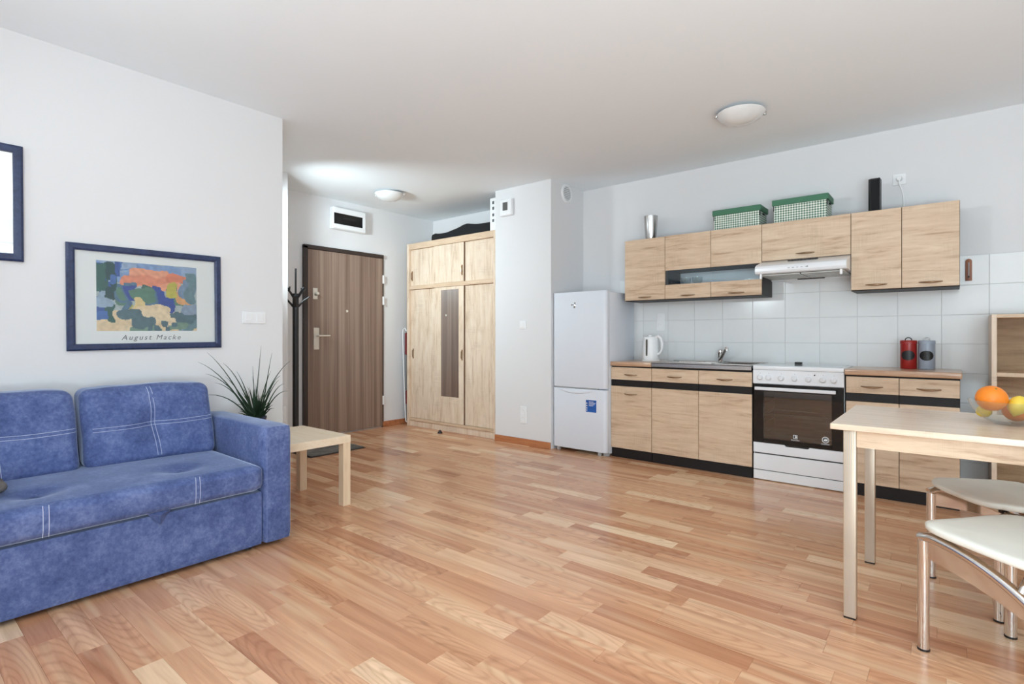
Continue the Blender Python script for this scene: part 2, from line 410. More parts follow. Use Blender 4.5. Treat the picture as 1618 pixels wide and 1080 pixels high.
# floor: subfloor and laminate planks, each a part
fl = MB().box(XH - T, XR + T, YB - T, YK + T, -.10, -.009).build('floor', 'subfloor', None, 0, kind='structure')
PW, LENS = 0.0905, (0.33, 0.42, 0.5, 0.58, 0.68)
def proj(x, y, z=0.0):
    w_ = -math.sin(YAW) * x + math.cos(YAW) * y; l_ = math.cos(YAW) * x + math.sin(YAW) * y
    if w_ < 0.15: return None
    return 809 + F_PX * l_ / w_, HOR - F_PX * (z - CAM_H) / w_
def plank_verts(L, wd, x0=0, y0=0):
    g, t, e = 0.00025, 0.009, 0.0005
    a = [(x0 + g, y0 + g, -t), (x0 + L - g, y0 + g, -t), (x0 + L - g, y0 + wd - g, -t), (x0 + g, y0 + wd - g, -t)]
    m_ = [(p[0], p[1], -e) for p in a]
    tp = [(x0 + g + e, y0 + g + e, 0), (x0 + L - g - e, y0 + g + e, 0), (x0 + L - g - e, y0 + wd - g - e, 0), (x0 + g + e, y0 + wd - g - e, 0)]
    return a + m_ + tp, [(0, 1, 5, 4), (1, 2, 6, 5), (2, 3, 7, 6), (3, 0, 4, 7), (4, 5, 9, 8), (5, 6, 10, 9), (6, 7, 11, 10), (7, 4, 8, 11), (8, 9, 10, 11)]
planks = []; y = YB + 0.02; row = 0; prng = random.Random(3)
while y < YK - 0.001:
    wd = min(PW, YK - y); ym = y + wd / 2
    xs = XL if ym < YE else (XP if ym < YP2 else XH)
    xs += 0.0; xe = XR
    x = xs - prng.random() * 0.4
    while x < xe:
        L = prng.choice(LENS); a, b = max(x, xs), min(x + L, xe)
        if b - a > 0.03:
            if ym > PY and a < PX1 and b > PX0:      # planks stop at the pillar
                if a < PX0 - .03: planks.append((a, y, PX0 - a, wd))
                if b > PX1 + .03: planks.append((PX1, y, b - PX1, wd))
            else: planks.append((a, y, b - a, wd))
        x += L
    y += PW; row += 1
def score(p):
    x, y, L, wd = p; best = 0
    if (x + L < -2.73 and y + wd < 1.46) or (y > 4.36 and x > -3.0) or (y > 4.27 and x + L < -3.69 and x > -5.13): return 0
    cs = [proj(min(max(a, x), x + L), b) for a in (x, x + L) for b in (y, y + wd)] + [proj(x + L / 2, y + wd / 2)]
    if any(c is None for c in cs): return 0
    if not any(0 <= c[0] <= 1618 and c[1] <= 1080 for c in cs): return 0
    q = [cs[0], cs[1], cs[3], cs[2]]
    q = [(min(1618, max(0, u)), min(1080, v)) for u, v in q]
    return abs(sum(q[i][0] * q[(i + 1) % 4][1] - q[(i + 1) % 4][0] * q[i][1] for i in range(4))) / 2
order = sorted(planks, key=score, reverse=True)
cache = {}
for p in order[:300]:
    x, y, L, wd = p; key = (round(L, 3), round(wd, 3))
    if key not in cache:
        vs, fs = plank_verts(L, wd, -L / 2, -wd / 2); me = bpy.data.meshes.new('plank'); me.from_pydata(vs, [], fs); me.materials.append(M['plank']); cache[key] = me
    o = bpy.data.objects.new('plank', cache[key]); COL.objects.link(o); o.location = (x + L / 2, y + wd / 2, 0); o.parent = fl
vs, fs, tn = [], [], []
for p in order[300:]:
    v_, f_ = plank_verts(p[2], p[3], p[0], p[1]); n0 = len(vs); vs += v_; fs += [tuple(i + n0 for i in f) for f in f_]; tn += [prng.random()] * len(f_)
me = bpy.data.meshes.new('plank'); me.from_pydata(vs, [], fs); me.materials.append(M['plank_s'])
at = me.attributes.new('tone', 'FLOAT', 'FACE'); at.data.foreach_set('value', tn)
o = bpy.data.objects.new('plank', me); COL.objects.link(o); o.parent = fl; o['kind'] = 'stuff'

# baseboards
def baseb(name, *b):
    mb = MB()
    for q in b: mb.box(*q, .003)
    mb.build(name, 'base', None, 30, kind='structure')
baseb('baseboard_pillar', (PX0, PX1 - .001, PY - .016, PY, 0, .065))
baseb('baseboard_left', (XL, XL + .016, YB, YE, 0, .065))
baseb('baseboard_hall', (XH, XH + .016, 4.0, YK, 0, .065), (XH, XH + .016, YP2, 2.95, 0, .065))
baseb('baseboard_hall_side', (XP, XP + .016, YE, YP2, 0, .065), (XP, XL - .03, YE, YE + .016, 0, .065), (XH + .017, XP - .001, YP2, YP2 + .016, 0, .065))
baseb('baseboard_right', (XR - .016, XR, YB, YK - .02, 0, .065))

# backsplash tiles: parts of the kitchen wall
me = None
TW, TH, TX0, TZ0 = 0.25, 0.202, -2.554, 0.024
tb = MB().box(-TW / 2 + .0012, TW / 2 - .0012, -.007, 0, -TH / 2 + .0012, TH / 2 - .0012, .0016, 1)
t0 = tb.build('tile', 'tile', wk, 15)
first = True
for i in range(13):
    for j in range(8):
        o = t0 if first else t0.copy()
        if not first: COL.objects.link(o); o.parent = wk
        o.location = (TX0 + (i + .5) * TW, YK - .001, TZ0 + (j + .5) * TH); first = False
MB().box(TX0, TX0 + 13 * TW, YK - .0055, YK, 0, TZ0 + 8 * TH).build('grout', 'grout', wk, 0)

# ------------------------------------------------------------------ hall door
d1 = struct_empty('door_1', (XH, 3.5, 0))
DY0, DY1, DZ = 3.0, 4.0, 2.05
mb = MB()
mb.box(XH, XH + .035, DY0 - .03, DY0 + .02, 0, DZ, .004).box(XH, XH + .035, DY0 - .03, DY1, DZ - .03, DZ + .012, .004).box(XH, XH + .012, DY1 - .012, DY1 + .012, 0, DZ + .01)
mb.build('door_frame', 'dkframe', d1, 30)
lf = MB().box(XH + .001, XH + .024, DY0 + .022, DY1 - .012, .012, DZ - .032, .003).build('door_leaf', 'doorwood', d1, 30)
xd = XH + .024
MB().box(xd, xd + .008, 3.085, 3.150, .945, 1.18, .003).build('escutcheon', 'nickel', lf)
MB().tube([(xd, 3.125, 1.093), (xd + .05, 3.125, 1.093)], .010).tube([(xd + .05, 3.118, 1.093), (xd + .052, 3.18, 1.094), (xd + .05, 3.255, 1.095)], [.011, .010, .009]).build('handle', 'nickel', lf)
MB().box(xd, xd + .008, 3.078, 3.132, 1.485, 1.605, .003).build('lock_plate', 'nickel', lf)
MB().lathe([(0, 0), (.012, 0), (.010, .022), (.017, .03), (.018, .042), (.012, .05), (0, .05)], (xd + .008, 3.108, 1.545), 16, 'X').build('lock_knob', 'nickel', lf)
MB().box(xd + .008, xd + .010, 3.096, 3.122, 1.525, 1.555).build('lock_recess', 'black', lf)
MB().lathe([(0, .006), (.013, .006), (.015, 0)], (xd, 3.498, 1.372), 16, 'X').build('peephole', 'nickel', lf)
for z0, z1 in ((1.72, 1.82), (1.465, 1.565), (.27, .375)):
    MB().box(XH + .012, XH + .034, DY1 - .012, DY1 + .008, z0, z1, .003).build('hinge', 'white', d1)

# fuse box
fb = thing('fuse_box', 'white fuse box with a smoked black window on the wall above the entrance door', 'fuse box', (XH, 3.5, 2.4))
MB().box(XH, XH + .075, 3.29, 3.715, 2.272, 2.512, .006).build('housing', 'white', fb)
MB().box(XH + .075, XH + .083, 3.305, 3.705, 2.445, 2.505, .003).box(XH + .075, XH + .083, 3.305, 3.705, 2.278, 2.325, .003).box(XH + .075, XH + .083, 3.665, 3.705, 2.325, 2.445, .003).build('cover', 'white', fb)
fw = MB().box(XH + .074, XH + .081, 3.302, 3.667, 2.325, 2.446, .002).build('smoked_window', 'blackg', fb)
MB().rbox((XH + .082, 3.49, 2.395), (.004, .09, .012), .004, 3).build('handle_recess', 'black', fw)

# ------------------------------------------------------------------ wardrobe
WX0, WX1, WY0, WY1, WH = -5.145, -3.705, 4.25, 4.80, 2.21
wd_ = thing('wardrobe', 'tall oak wardrobe with sliding doors and a narrow mirror, left of the white pillar', 'wardrobe', ((WX0 + WX1) / 2, 4.52, 0))
for xa, xb in ((WX0, WX0 + .035), (WX1 - .035, WX1)): MB().box(xa, xb, WY0, WY1, 0, WH, .002).build('side_panel', 'oakZ', wd_)
MB().box(WX0 + .035, WX1 - .035, WY0 + .005, WY1, 2.14, WH, .002).build('top_rail', 'oakX', wd_)
MB().box(WX0 + .035, WX1 - .035, WY0 + .005, WY1 - .02, 1.655, 1.70, .002).build('middle_shelf', 'oakX', wd_)
MB().box(WX0 + .035, WX1 - .035, WY0 + .005, WY1 - .02, .072, .10, .002).build('bottom_shelf', 'oakX', wd_)
MB().box(WX0 + .035, WX1 - .035, WY0 + .02, WY0 + .04, 0, .07, .002).build('plinth', 'oakZ', wd_)
MB().box(WX0 + .03, WX1 - .03, WY1 - .02, WY1 - .005, .02, WH - .02).build('back_panel', 'oakZ', wd_)
def wdoor(xa, xb, z0, z1, yf): return MB().box(xa, xb, yf, yf + .018, z0, z1, .002).build('sliding_door', 'oakZ', wd_)
yf1, yf2 = WY0 + .012, WY0 + .034
dl = wdoor(WX0 + .036, -4.60, .102, 1.653, yf2); dm = wdoor(-4.665, -4.185, .102, 1.653, yf1); dr = wdoor(-4.21, WX1 - .036, .102, 1.653, yf2)
ul = wdoor(WX0 + .036, -4.60, 1.702, 2.138, yf2); um = wdoor(-4.68, -4.185, 1.702, 2.138, yf1); ur = wdoor(-4.21, WX1 - .036, 1.702, 2.138, yf2)
MB().box(-4.1875, -4.1845, yf1 - .001, yf1 + .019, .102, 1.653).build('edge_profile', 'edge', dm)
MB().box(-4.1875, -4.1845, yf1 - .001, yf1 + .019, 1.702, 2.138).build('edge_profile', 'edge', um)
MB().box(-4.552, -4.268, yf1 - .0006, yf1, .40, 1.62).build('mirror', 'mirror', dm, label='tall narrow mirror panel')
def wh(d, x, z0, z1, yf):
    MB().box(x - .009, x + .009, yf - .002, yf, z0, z1, .002).tube([(x, yf - .002, z0 + .01), (x, yf - .016, z0 + .025), (x, yf - .018, (z0 + z1) / 2), (x, yf - .016, z1 - .025), (x, yf - .002, z1 - .01)], .004, 8).build('handle', 'bronze', d)
wh(dl, -5.065, .82, .94, yf2); wh(dm, -4.213, .82, .94, yf1); wh(ul, -5.085, 1.76, 1.88, yf2); wh(um, -4.213, 1.77, 1.885, yf1)

# on the wardrobe: black bag, white box
def bagfn(q, u):
    n = noise.noise(Vector((q.x * 6, q.y * 6, 3.1)))
    top = 0.055 + .02 * math.sin(q.x * 9 + 1) + .022 * n + .02 * u.x
    return Vector((q.x, q.y, q.z + (top * (u.z > 0) * u.z)))
bg_ = MB().rbox((-4.32, 4.52, WH + .036), (.5, .18, .035), .03, 16, bagfn).build('garment_bag', 'fabblack', None, 60)
bg_['label'] = 'soft black folded bag lying on top of the oak wardrobe'; bg_['category'] = 'bag'
wb = thing('packaging_box', 'narrow white printed box standing on the wardrobe against the pillar', 'box', (-3.765, 4.45, WH))
MB().box(-3.805, -3.715, 4.27, 4.62, WH, 2.555, .003).build('carton', 'white', wb)
for z in (2.3, 2.36, 2.43, 2.49): MB().box(-3.772, -3.745, 4.2685, 4.27, z, z + .03).build('print', 'ink', wb)

# ironing board in the gap
ib = thing('ironing_board', 'folded ironing board with red and grey cover leaning between hall wall and wardrobe', 'ironing board', (-5.22, 4.4, 0))
MB().tube([(-5.225, 4.30, .04), (-5.235, 4.29, .3), (-5.252, 4.285, .8), (-5.266, 4.285, 1.12), (-5.262, 4.29, 1.175), (-5.240, 4.30, 1.19), (-5.222, 4.31, 1.15)], .008, 8).tube([(-5.225, 4.30, .04), (-5.20, 4.32, .02), (-5.18, 4.5, .015)], .008, 8).build('tubular_frame', 'white', ib)
for xa, xb, za, zb, mm in ((-5.237, -5.205, .25, .42, 'ironred'), (-5.252, -5.215, .86, 1.13, 'ironred'), (-5.245, -5.208, .42, .86, 'irongrey'), (-5.232, -5.2, .05, .25, 'irongrey')):
    MB().box(xa, xb, 4.30, 4.62, za, zb, .008).build('cover_panel', mm, ib)

ds = MB().lathe([(0, 0), (.028, 0), (.028, .006), (.012, .03), (.006, .036), (0, .036)], (-4.45, 4.15, 0), 16).build('doorstop', 'black', None)
ds['label'] = 'small black rubber doorstop on the floor in front of the wardrobe'; ds['category'] = 'doorstop'

# doormat
dm_ = thing('doormat', 'grey fibre doormat on the floor before the entrance door', 'mat', (-4.59, 2.85, 0))
MB().box(-4.76, -4.425, 2.56, 3.145, 0, .004, .001).build('backing', 'black', dm_)
MB().rbox((-4.5925, 2.8525, .009), (.155, .28, .006), .005, 22, lambda q, u: Vector((q.x, q.y, q.z + (.0025 * noise.noise(q * 60) if u.z > 0 else 0)))).build('pile', 'mat', dm_)

# coat stand
CX, CY = -4.90, 2.68
cs = thing('coat_stand', 'slim black metal coat stand with branch hooks beside the entrance door', 'coat stand', (CX, CY, 0))
MB().tube([(CX, CY, .03), (CX, CY, 1.50)], .029, 14).build('pole', 'blackm', cs)
MB().tube([(CX, CY, 1.50), (CX, CY, 1.742)], .0095, 10).build('top_spike', 'blackm', cs)
MB().lathe([(0, .035), (.03, .035), (.13, .012), (.135, 0), (0, 0)], (CX, CY, 0), 28).build('base', 'blackm', cs)
MB().tube([(CX, CY, .8), (CX, CY, .806)], .031, 14).build('joint_ring', 'black', cs)
for k in range(8):
    up = k % 2 == 0; a = R_(45 * k + 12); z0 = 1.455 if up else 1.372
    c_, s_ = math.cos(a), math.sin(a); L = .125
    hk = MB().tube([(CX + c_ * .02, CY + s_ * .02, z0), (CX + c_ * .07, CY + s_ * .07, z0 + .06), (CX + c_ * L, CY + s_ * L, z0 + .10)], [.011, .009, .007], 8)
    hk.tube([(CX + c_ * .075, CY + s_ * .075, z0 + .063), (CX + c_ * .085 - s_ * .02, CY + s_ * .085 + c_ * .02, z0 + .105)], [.008, .006], 8).build('hook', 'blackm', cs)

# lamps
def lamp(cx, cy, label, rot):
    t = thing('ceiling_lamp', label, 'lamp', (cx, cy, H - .1), group='frosted glass ceiling lamps')
    MB().lathe([(0, H), (.085, H), (.085, H - .028), (0, H - .028)], (cx, cy, 0), 28).build('mount', 'white', t)
    MB().lathe([(.150, H - .022), (.153, H - .026), (.150, H - .031), (.125, H - .06), (.085, H - .082), (.04, H - .094), (0, H - .097), ], (cx, cy, 0), 40).lathe([(.150, H - .022), (.122, H - .052), (.08, H - .074), (0, H - .088)], (cx, cy, 0), 40).build('glass_shade', 'lampglass', t, 60)
    for ang in (rot, rot + 173, rot + 85):
        a = R_(ang); ca_, sa_ = math.cos(a), math.sin(a)
        MB().tube([(cx + .08 * ca_, cy + .08 * sa_, H - .012), (cx + .150 * ca_, cy + .150 * sa_, H - .014), (cx + .157 * ca_, cy + .157 * sa_, H - .02)], .005, 8).lathe([(0, -.016), (.011, -.013), (.014, 0), (.011, .012), (0, .014)], (cx + .155 * ca_, cy + .155 * sa_, H - .026), 12).build('clip', 'chrome', t)
lamp(-1.095, 3.755, 'round frosted glass ceiling lamp with chrome clips above the kitchen', 33)
lamp(HALL_LAMP[0], HALL_LAMP[1], 'round frosted glass ceiling lamp in the hall before the entrance door', 35)

# ------------------------------------------------------------------ wall fittings
th = thing('thermostat_panel', 'square white control panel with a small dark screen high on the pillar', 'thermostat', (-3.52, PY, 2.4))
MB().box(-3.60, -3.445, PY - .045, PY, 2.32, 2.49, .006).build('housing', 'white', th)
MB().box(-3.556, -3.492, PY - .048, PY - .045, 2.372, 2.455, .002).build('screen', plain('grey_screen', (92, 92, 90), 0.3), th)
ls = thing('light_switch', 'single white light switch halfway up the pillar', 'switch', (-3.325, PY, 1.2))
MB().box(-3.367, -3.284, PY - .008, PY, 1.161, 1.243, .003).build('frame', 'white', ls); MB().box(-3.350, -3.301, PY - .012, PY - .008, 1.177, 1.227, .002).build('rocker', 'white', ls)
def socket_y(x, y, z, label, n=1, lab='socket', vert=True):
    t = thing('wall_socket', label, 'socket', (x, y, z))
    hh = .041 * n
    MB().box(x - .041, x + .041, y - .009, y, z - hh * 1.05, z + hh * 1.05, .003).build('frame', 'white', t)
    for k in range(n):
        zc = z + (k - (n - 1) / 2) * .072
        p = MB().lathe([(.027, -.009), (.0275, -.012), (.024, -.012), (.022, -.003), (0, -.003)], (x, y, zc), 24, 'Y').build('socket_well', 'white', t)
        for dx in (-.009, .009): MB().lathe([(0, -.0035), (.0028, -.0035), (.0028, -.003)], (x + dx, y, zc), 8, 'Y').build('contact_hole', 'black', p)
        MB().tube([(x, y - .003, zc + .013), (x, y - .011, zc + .013)], .0024, 8).build('earth_pin', 'nickel', p)
    return t
socket_y(-3.315, PY, .30, 'white double socket low on the pillar above its baseboard', 2)
socket_y(-2.124, YK - .008, 1.222, 'white double socket on the backsplash above the kettle', 2)
ts = thing('wall_socket', 'white socket with a plugged-in cable on the wall above the right wall cabinet', 'socket', (-.294, YK, 2.23))
MB().box(-.334, -.254, YK - .009, YK, 2.19, 2.272, .003).build('frame', 'white', ts)
MB().lathe([(.03, -.009), (.031, -.012), (.024, -.012), (0, -.004)], (-.294, YK, 2.231), 24, 'Y').build('socket_well', 'white', ts)
pc = thing('plug_cable', 'white plug and cable hanging from the upper socket behind the right wall cabinet', 'cable', (-.294, YK - .03, 2.23))
MB().lathe([(0, -.045), (.014, -.043), (.018, -.03), (.018, -.012), (0, -.012)], (-.294, YK, 2.231), 18, 'Y').build('plug', 'white', pc)
MB().tube([(-.294, YK - .04, 2.226), (-.292, YK - .043, 2.19), (-.280, YK - .03, 2.15), (-.270, YK - .02, 2.10), (-.268, YK - .018, 2.04), (-.272, YK - .016, 1.985)], .0035, 8).build('cord', 'white', pc)
sw = thing('double_switch', 'white double light switch on the left wall right of the framed poster', 'switch', (XL, 1.68, 1.21))
MB().box(XL, XL + .008, 1.604, 1.758, 1.172, 1.252, .003).build('frame', 'white', sw)
for y0 in (1.622, 1.694): MB().box(XL + .008, XL + .0125, y0, y0 + .046, 1.188, 1.236, .002).build('rocker', 'white', sw)
ps = thing('wall_socket', 'small white double socket low on the hall wall beside the coat stand', 'socket', (XP, 2.47, .37))
MB().box(XP, XP + .008, 2.432, 2.512, .29, .44, .003).build('frame', 'white', ps)
for zc in (.33, .40): MB().lathe([(.026, .008), (.027, .011), (.022, .011), (0, .004)], (XP, 2.472, zc), 20, 'X').build('socket_well', 'white', ps)
vt = thing('air_vent', 'round white air vent high on the right side of the pillar', 'vent', (PX1, 4.50, 2.51))
MB().lathe([(.095, 0), (.095, .006), (.085, .014), (.07, .014), (.07, .002)], (PX1, 4.50, 2.515), 32, 'X').build('ring', 'white', vt)
MB().lathe([(0, .003), (.071, .003)], (PX1, 4.50, 2.515), 32, 'X').build('grille_back', 'offgrey', vt)
for k in range(7):
    z = 2.515 - .054 + k * .018; hw = math.sqrt(.068 ** 2 - (z - 2.515) ** 2)
    MB().box(PX1 + .003, PX1 + .010, 4.5 - hw, 4.5 + hw, z - .004, z + .003).build('louvre', 'white', vt)
tp = thing('wooden_thermometer', 'brown wooden thermometer on the tiles right of the wall cabinets', 'thermometer', (.09, YK - .008, 1.54))
poly = [(.073, 1.466), (.108, 1.466), (.108, 1.595)] + [(.0905 + .0175 * math.cos(R_(a)), 1.597 + .018 * math.sin(R_(a))) for a in range(15, 180, 15)] + [(.073, 1.595)]
MB().prism(poly, 'Y', YK - .02, YK - .008, .001).build('plaque', 'thermowood', tp)
MB().tube([(.0905, YK - .0215, 1.50), (.0905, YK - .0215, 1.59)], .0028, 8).build('glass_tube', 'offgrey', tp)
MB().lathe([(0, -.004), (.006, -.002), (.006, 0)], (.0905, YK - .02, 1.492), 12, 'Y').build('bulb', 'black', tp)
for k in range(10): MB().box(.080, .087, YK - .0205, YK - .02, 1.508 + k * .008, 1.5088 + k * .008).build('scale_mark', 'black', tp)

# ------------------------------------------------------------------ refrigerator
fx0, fx1, fy, fz = -2.975, -2.395, 4.255, 1.503
fr = thing('refrigerator', 'white two-door fridge freezer between the pillar and the kitchen counter', 'refrigerator', ((fx0 + fx1) / 2, 4.5, 0))
MB().box(fx0 + .004, fx1, fy + .062, 4.80, .02, fz - .008, .006, 2).build('cabinet', 'fridge', fr)
def fdoor(z0, z1):
    r = .035; pts = [(fx0, fy + .058), (fx0, fy + r * .6)]
    pts += [(fx0 + r * .6 - r * .6 * math.cos(R_(a)), fy + r * .6 - r * .6 * math.sin(R_(a))) for a in range(15, 91, 15)]
    pts += [(fx1 - r + r * math.sin(R_(a)), fy + r - r * math.cos(R_(a))) for a in range(0, 91, 15)]
    pts += [(fx1, fy + .058)]
    return pts
ud = MB().prism(fdoor(0, 0), 'Z', .612, fz, .003).build('fridge_door', 'fridge', fr, 25)
ld = MB().prism(fdoor(0, 0), 'Z', .035, .600, .003).build('freezer_door', 'fridge', fr, 25)
MB().box(fx0 + .02, fx1 - .09, fy + .002, fy + .03, .604, .611).build('grip_recess', 'offgrey', ud)
# curved grip on top of the freezer door
gp = []
n = 18
mbg = MB(); vs, fs_ = [], []
for i in range(n + 1):
    u = i / n; x = fx0 + .04 + u * .43; d = .045 * math.sin(math.pi * u) ** 0.8 + .002
    for (dy, dz) in ((0, 0), (-.010 * math.sin(math.pi * u), -.3 * d), (-.012 * math.sin(math.pi * u), -d * .8), (0, -d)): vs.append((x, fy + dy, .598 + dz))
for i in range(n):
    for k in range(3): fs_.append((i * 4 + k, i * 4 + k + 1, i * 4 + 5 + k, i * 4 + 4 + k))
mbg.mesh(vs, fs_).build('grip_lip', 'fridge', ld, 50)
for xa, xb in ((fx0 + .03, fx0 + .06), (fx1 - .10, fx1 - .07)): MB().box(xa, xb, fy + .02, fy + .05, .0, .036, .003).build('foot', 'offgrey', fr)
MB().box(fx0 + .01, fx1 - .01, fy + .05, fy + .07, .02, .05).build('toe_grille', 'black', fr)
MB().box(fx1 - .055, fx1 - .002, fy + .04, fy + .075, .0, .034, .004).build('hinge_foot', 'offgrey', fr)
# maker's badge: a small silver slanted mark
lg = MB().prism([(-2.742, 1.352), (-2.724, 1.352), (-2.718, 1.385), (-2.736, 1.385)], 'Y', fy - .003, fy, .0006).lathe([(0, -.003), (.008, -.003), (.009, 0)], (-2.727, fy, 1.398), 14, 'Y').prism([(-2.768, 1.378), (-2.747, 1.378), (-2.745, 1.388), (-2.766, 1.388)], 'Y', fy - .003, fy)
lg.build('badge', 'chrome', ud)
bl = MB().box(-2.607, -2.497, fy - .0012, fy, .392, .503).build('sticker', 'labelblue', ld, label='square blue sticker')
for k, (z, w_) in enumerate(((.486, .05), (.474, .07), (.462, .06), (.45, .045))): MB().box(-2.575, -2.575 + w_, fy - .0018, fy - .0012, z, z + .004).build('print_line', 'white', bl)
for z in (.468, .446, .424, .404): MB().box(-2.602, -2.592, fy - .0018, fy - .0012, z, z + .01).build('icon', 'paper', bl)

# ------------------------------------------------------------------ kitchen base units
FY, GAP = 4.335, .0018
def handle(parent, x, y, z, L=.124):
    n = 9; pts, rr = [], []
    for i in range(n):
        u = i / (n - 1); s_ = math.sin(math.pi * u)
        pts.append((x - L / 2 + L * u, y - .001 - .024 * s_ ** .8, z - .004 * s_)); rr.append(.003 + .0052 * s_)
    return MB().tube(pts, rr, 8, flat=.8).build('handle', 'bronze', parent, 60)
def front(parent, name, x0, x1, z0, z1, y=FY, th=.018, mat='oakX'):
    return MB().box(x0 + GAP, x1 - GAP, y, y + th, z0 + .0015, z1 - .0015, .0012).build(name, mat, parent, 30)
def base_unit(label, cols, drawers_h, door_h, kinds, hollow=False):
    x0, x1 = cols[0][0], cols[-1][1]
    t = thing('base_cabinet', label, 'cabinet', ((x0 + x1) / 2, 4.58, 0), group='kitchen base cabinets')
    if hollow: MB().box(x0, x0 + .016, FY + .019, 4.80, .085, .82).box(x1 - .016, x1, FY + .019, 4.80, .085, .82).box(x0 + .016, x1 - .016, FY + .019, 4.80, .085, .101).box(x0 + .016, x1 - .016, 4.79, 4.80, .101, .82).box(x0 + .016, x1 - .016, FY + .019, FY + .024, .101, .82).build('carcass', 'wenge', t, 0)
    else: MB().box(x0, x1, FY + .019, 4.80, .085, .82).build('carcass', 'wenge', t, 0)
    MB().box(x0 + .002, x1 - .002, FY + .014, FY + .03, 0, .082, .001).build('plinth', 'wenge', t)
    for (a, b), kd in zip(cols, kinds):
        d = front(t, 'drawer' if kd else 'drawer_front', a, b, .698, .812)
        handle(d, (a + b) / 2 + .0, FY, .748)
        MB().box(a + GAP, b - GAP, FY + .004, FY + .019, .645, .696).build('dark_strip', 'wenge', t)
        dd = front(t, 'door', a, b, .085, .643)
        if door_h: handle(dd, (a + b) / 2, FY, .577)
    return t
base_unit('narrow oak base cabinet with drawer beside the fridge', [(-2.392, -1.999)], True, True, [1])
base_unit('wide oak sink base cabinet with two doors left of the cooker', [(-1.998, -1.592), (-1.592, -1.180)], True, False, [0, 0], True)
base_unit('oak base cabinet with two drawers right of the cooker', [(-.566, -.266), (-.266, .042)], True, False, [1, 1])
wt = MB().box(-2.392, -1.999, 4.322, YK - .008, .822, .860, .004, 2).build('worktop', 'oakT', None, 30); wt['label'] = 'short oak worktop under the kettle'; wt['category'] = 'worktop'
wt = MB().box(-.573, .052, 4.322, YK - .008, .822, .860, .006, 3).build('worktop', 'oakT', None, 30); wt['label'] = 'oak worktop under the red and grey canisters'; wt['category'] = 'worktop'

# sink: a steel lay-on top with bowl and drainer
sk = thing('sink', 'stainless steel lay-on sink with drainer on the counter left of the cooker', 'sink', (-1.59, 4.57, .86))
sx0, sx1, sy0, sy1, szt = -1.997, -1.182, 4.322, YK - .009, .862
def holed(x0, x1, y0, y1, hx0, hx1, hy0, hy1, z):
    return [(x0, hx0, y0, y1), (hx1, x1, y0, y1), (hx0, hx1, y0, hy0), (hx0, hx1, hy1, y1)]
mb = MB()
bx0, bx1, by0, by1 = -1.90, -1.52, 4.40, 4.71
for a, b, c, d in holed(sx0, sx1, sy0, sy1, bx0, bx1, by0, by1, szt): mb.box(a, b, c, d, szt - .006, szt)
mb.box(sx0, sx1, sy0, sy0 + .006, .826, szt, .002)
mb.tube([(sx0, sy0 + .004, szt), (sx1, sy0 + .004, szt), ], .004, 8).tube([(sx0, sy1 - .004, szt + .002), (sx1, sy1 - .004, szt + .002)], .005, 8).tube([(sx1 - .004, sy0, szt), (sx1 - .004, sy1, szt)], .0045, 8)
mb.build('steel_top', 'steel', sk, 40)
mb = MB(); d_ = .15
mb.mesh([(bx0, by0, szt - .003), (bx1, by0, szt - .003), (bx1, by1, szt - .003), (bx0, by1, szt - .003), (bx0 + .02, by0 + .02, szt - d_), (bx1 - .02, by0 + .02, szt - d_), (bx1 - .02, by1 - .02, szt - d_), (bx0 + .02, by1 - .02, szt - d_)], [(0, 1, 5, 4), (1, 2, 6, 5), (2, 3, 7, 6), (3, 0, 4, 7), (4, 5, 6, 7)])
mb.build('bowl', 'steel', sk, 0)
rim = [(bx0 - .01, by0 - .01), (bx1 + .01, by0 - .01), (bx1 + .01, by1 + .01), (bx0 - .01, by1 + .01), (bx0 - .01, by0 - .01)]
MB().tube([(x, y_, szt + .002) for x, y_ in rim], .005, 8).build('bowl_rim', 'steel', sk, 60)
for k in range(6): MB().tube([(-1.46, 4.43 + k * .05, szt + .001), (-1.24, 4.43 + k * .05, szt + .001)], .004, 6).build('drainer_ridge', 'steel', sk, 60)
MB().tube([(-1.48, 4.40, szt + .002), (-1.21, 4.40, szt + .002), (-1.21, 4.73, szt + .002), (-1.48, 4.73, szt + .002), (-1.48, 4.40, szt + .002)], .004, 8).build('drainer_rim', 'steel', sk, 60)
ft = thing('faucet', 'chrome mixer tap with raised lever behind the sink', 'faucet', (-1.535, 4.70, .862))
fx, fyy = -1.548, 4.735
MB().lathe([(0, .862), (.028, .862), (.028, .868), (.022, .874), (.022, .945), (.024, .95), (.02, .966), (0, .97)], (fx, fyy, 0), 20).build('body', 'chrome', ft, 40)
MB().tube([(fx, fyy - .015, .885), (fx + .03, fyy - .05, .915), (fx + .07, fyy - .10, .965), (fx + .083, fyy - .115, .985)], [.016, .014, .0125, .012], 12).build('spout', 'chrome', ft, 60)
MB().tube([(fx + .083, fyy - .115, .985), (fx + .092, fyy - .124, .985), (fx + .094, fyy - .126, .968)], [.013, .015, .013], 12).build('aerator', 'chrome', ft, 60)
MB().tube([(fx, fyy, .965), (fx + .02, fyy - .02, .972), (fx + .045, fyy - .045, .968)], [.011, .009, .006], 10, flat=.5).build('lever', 'chrome', ft, 60)

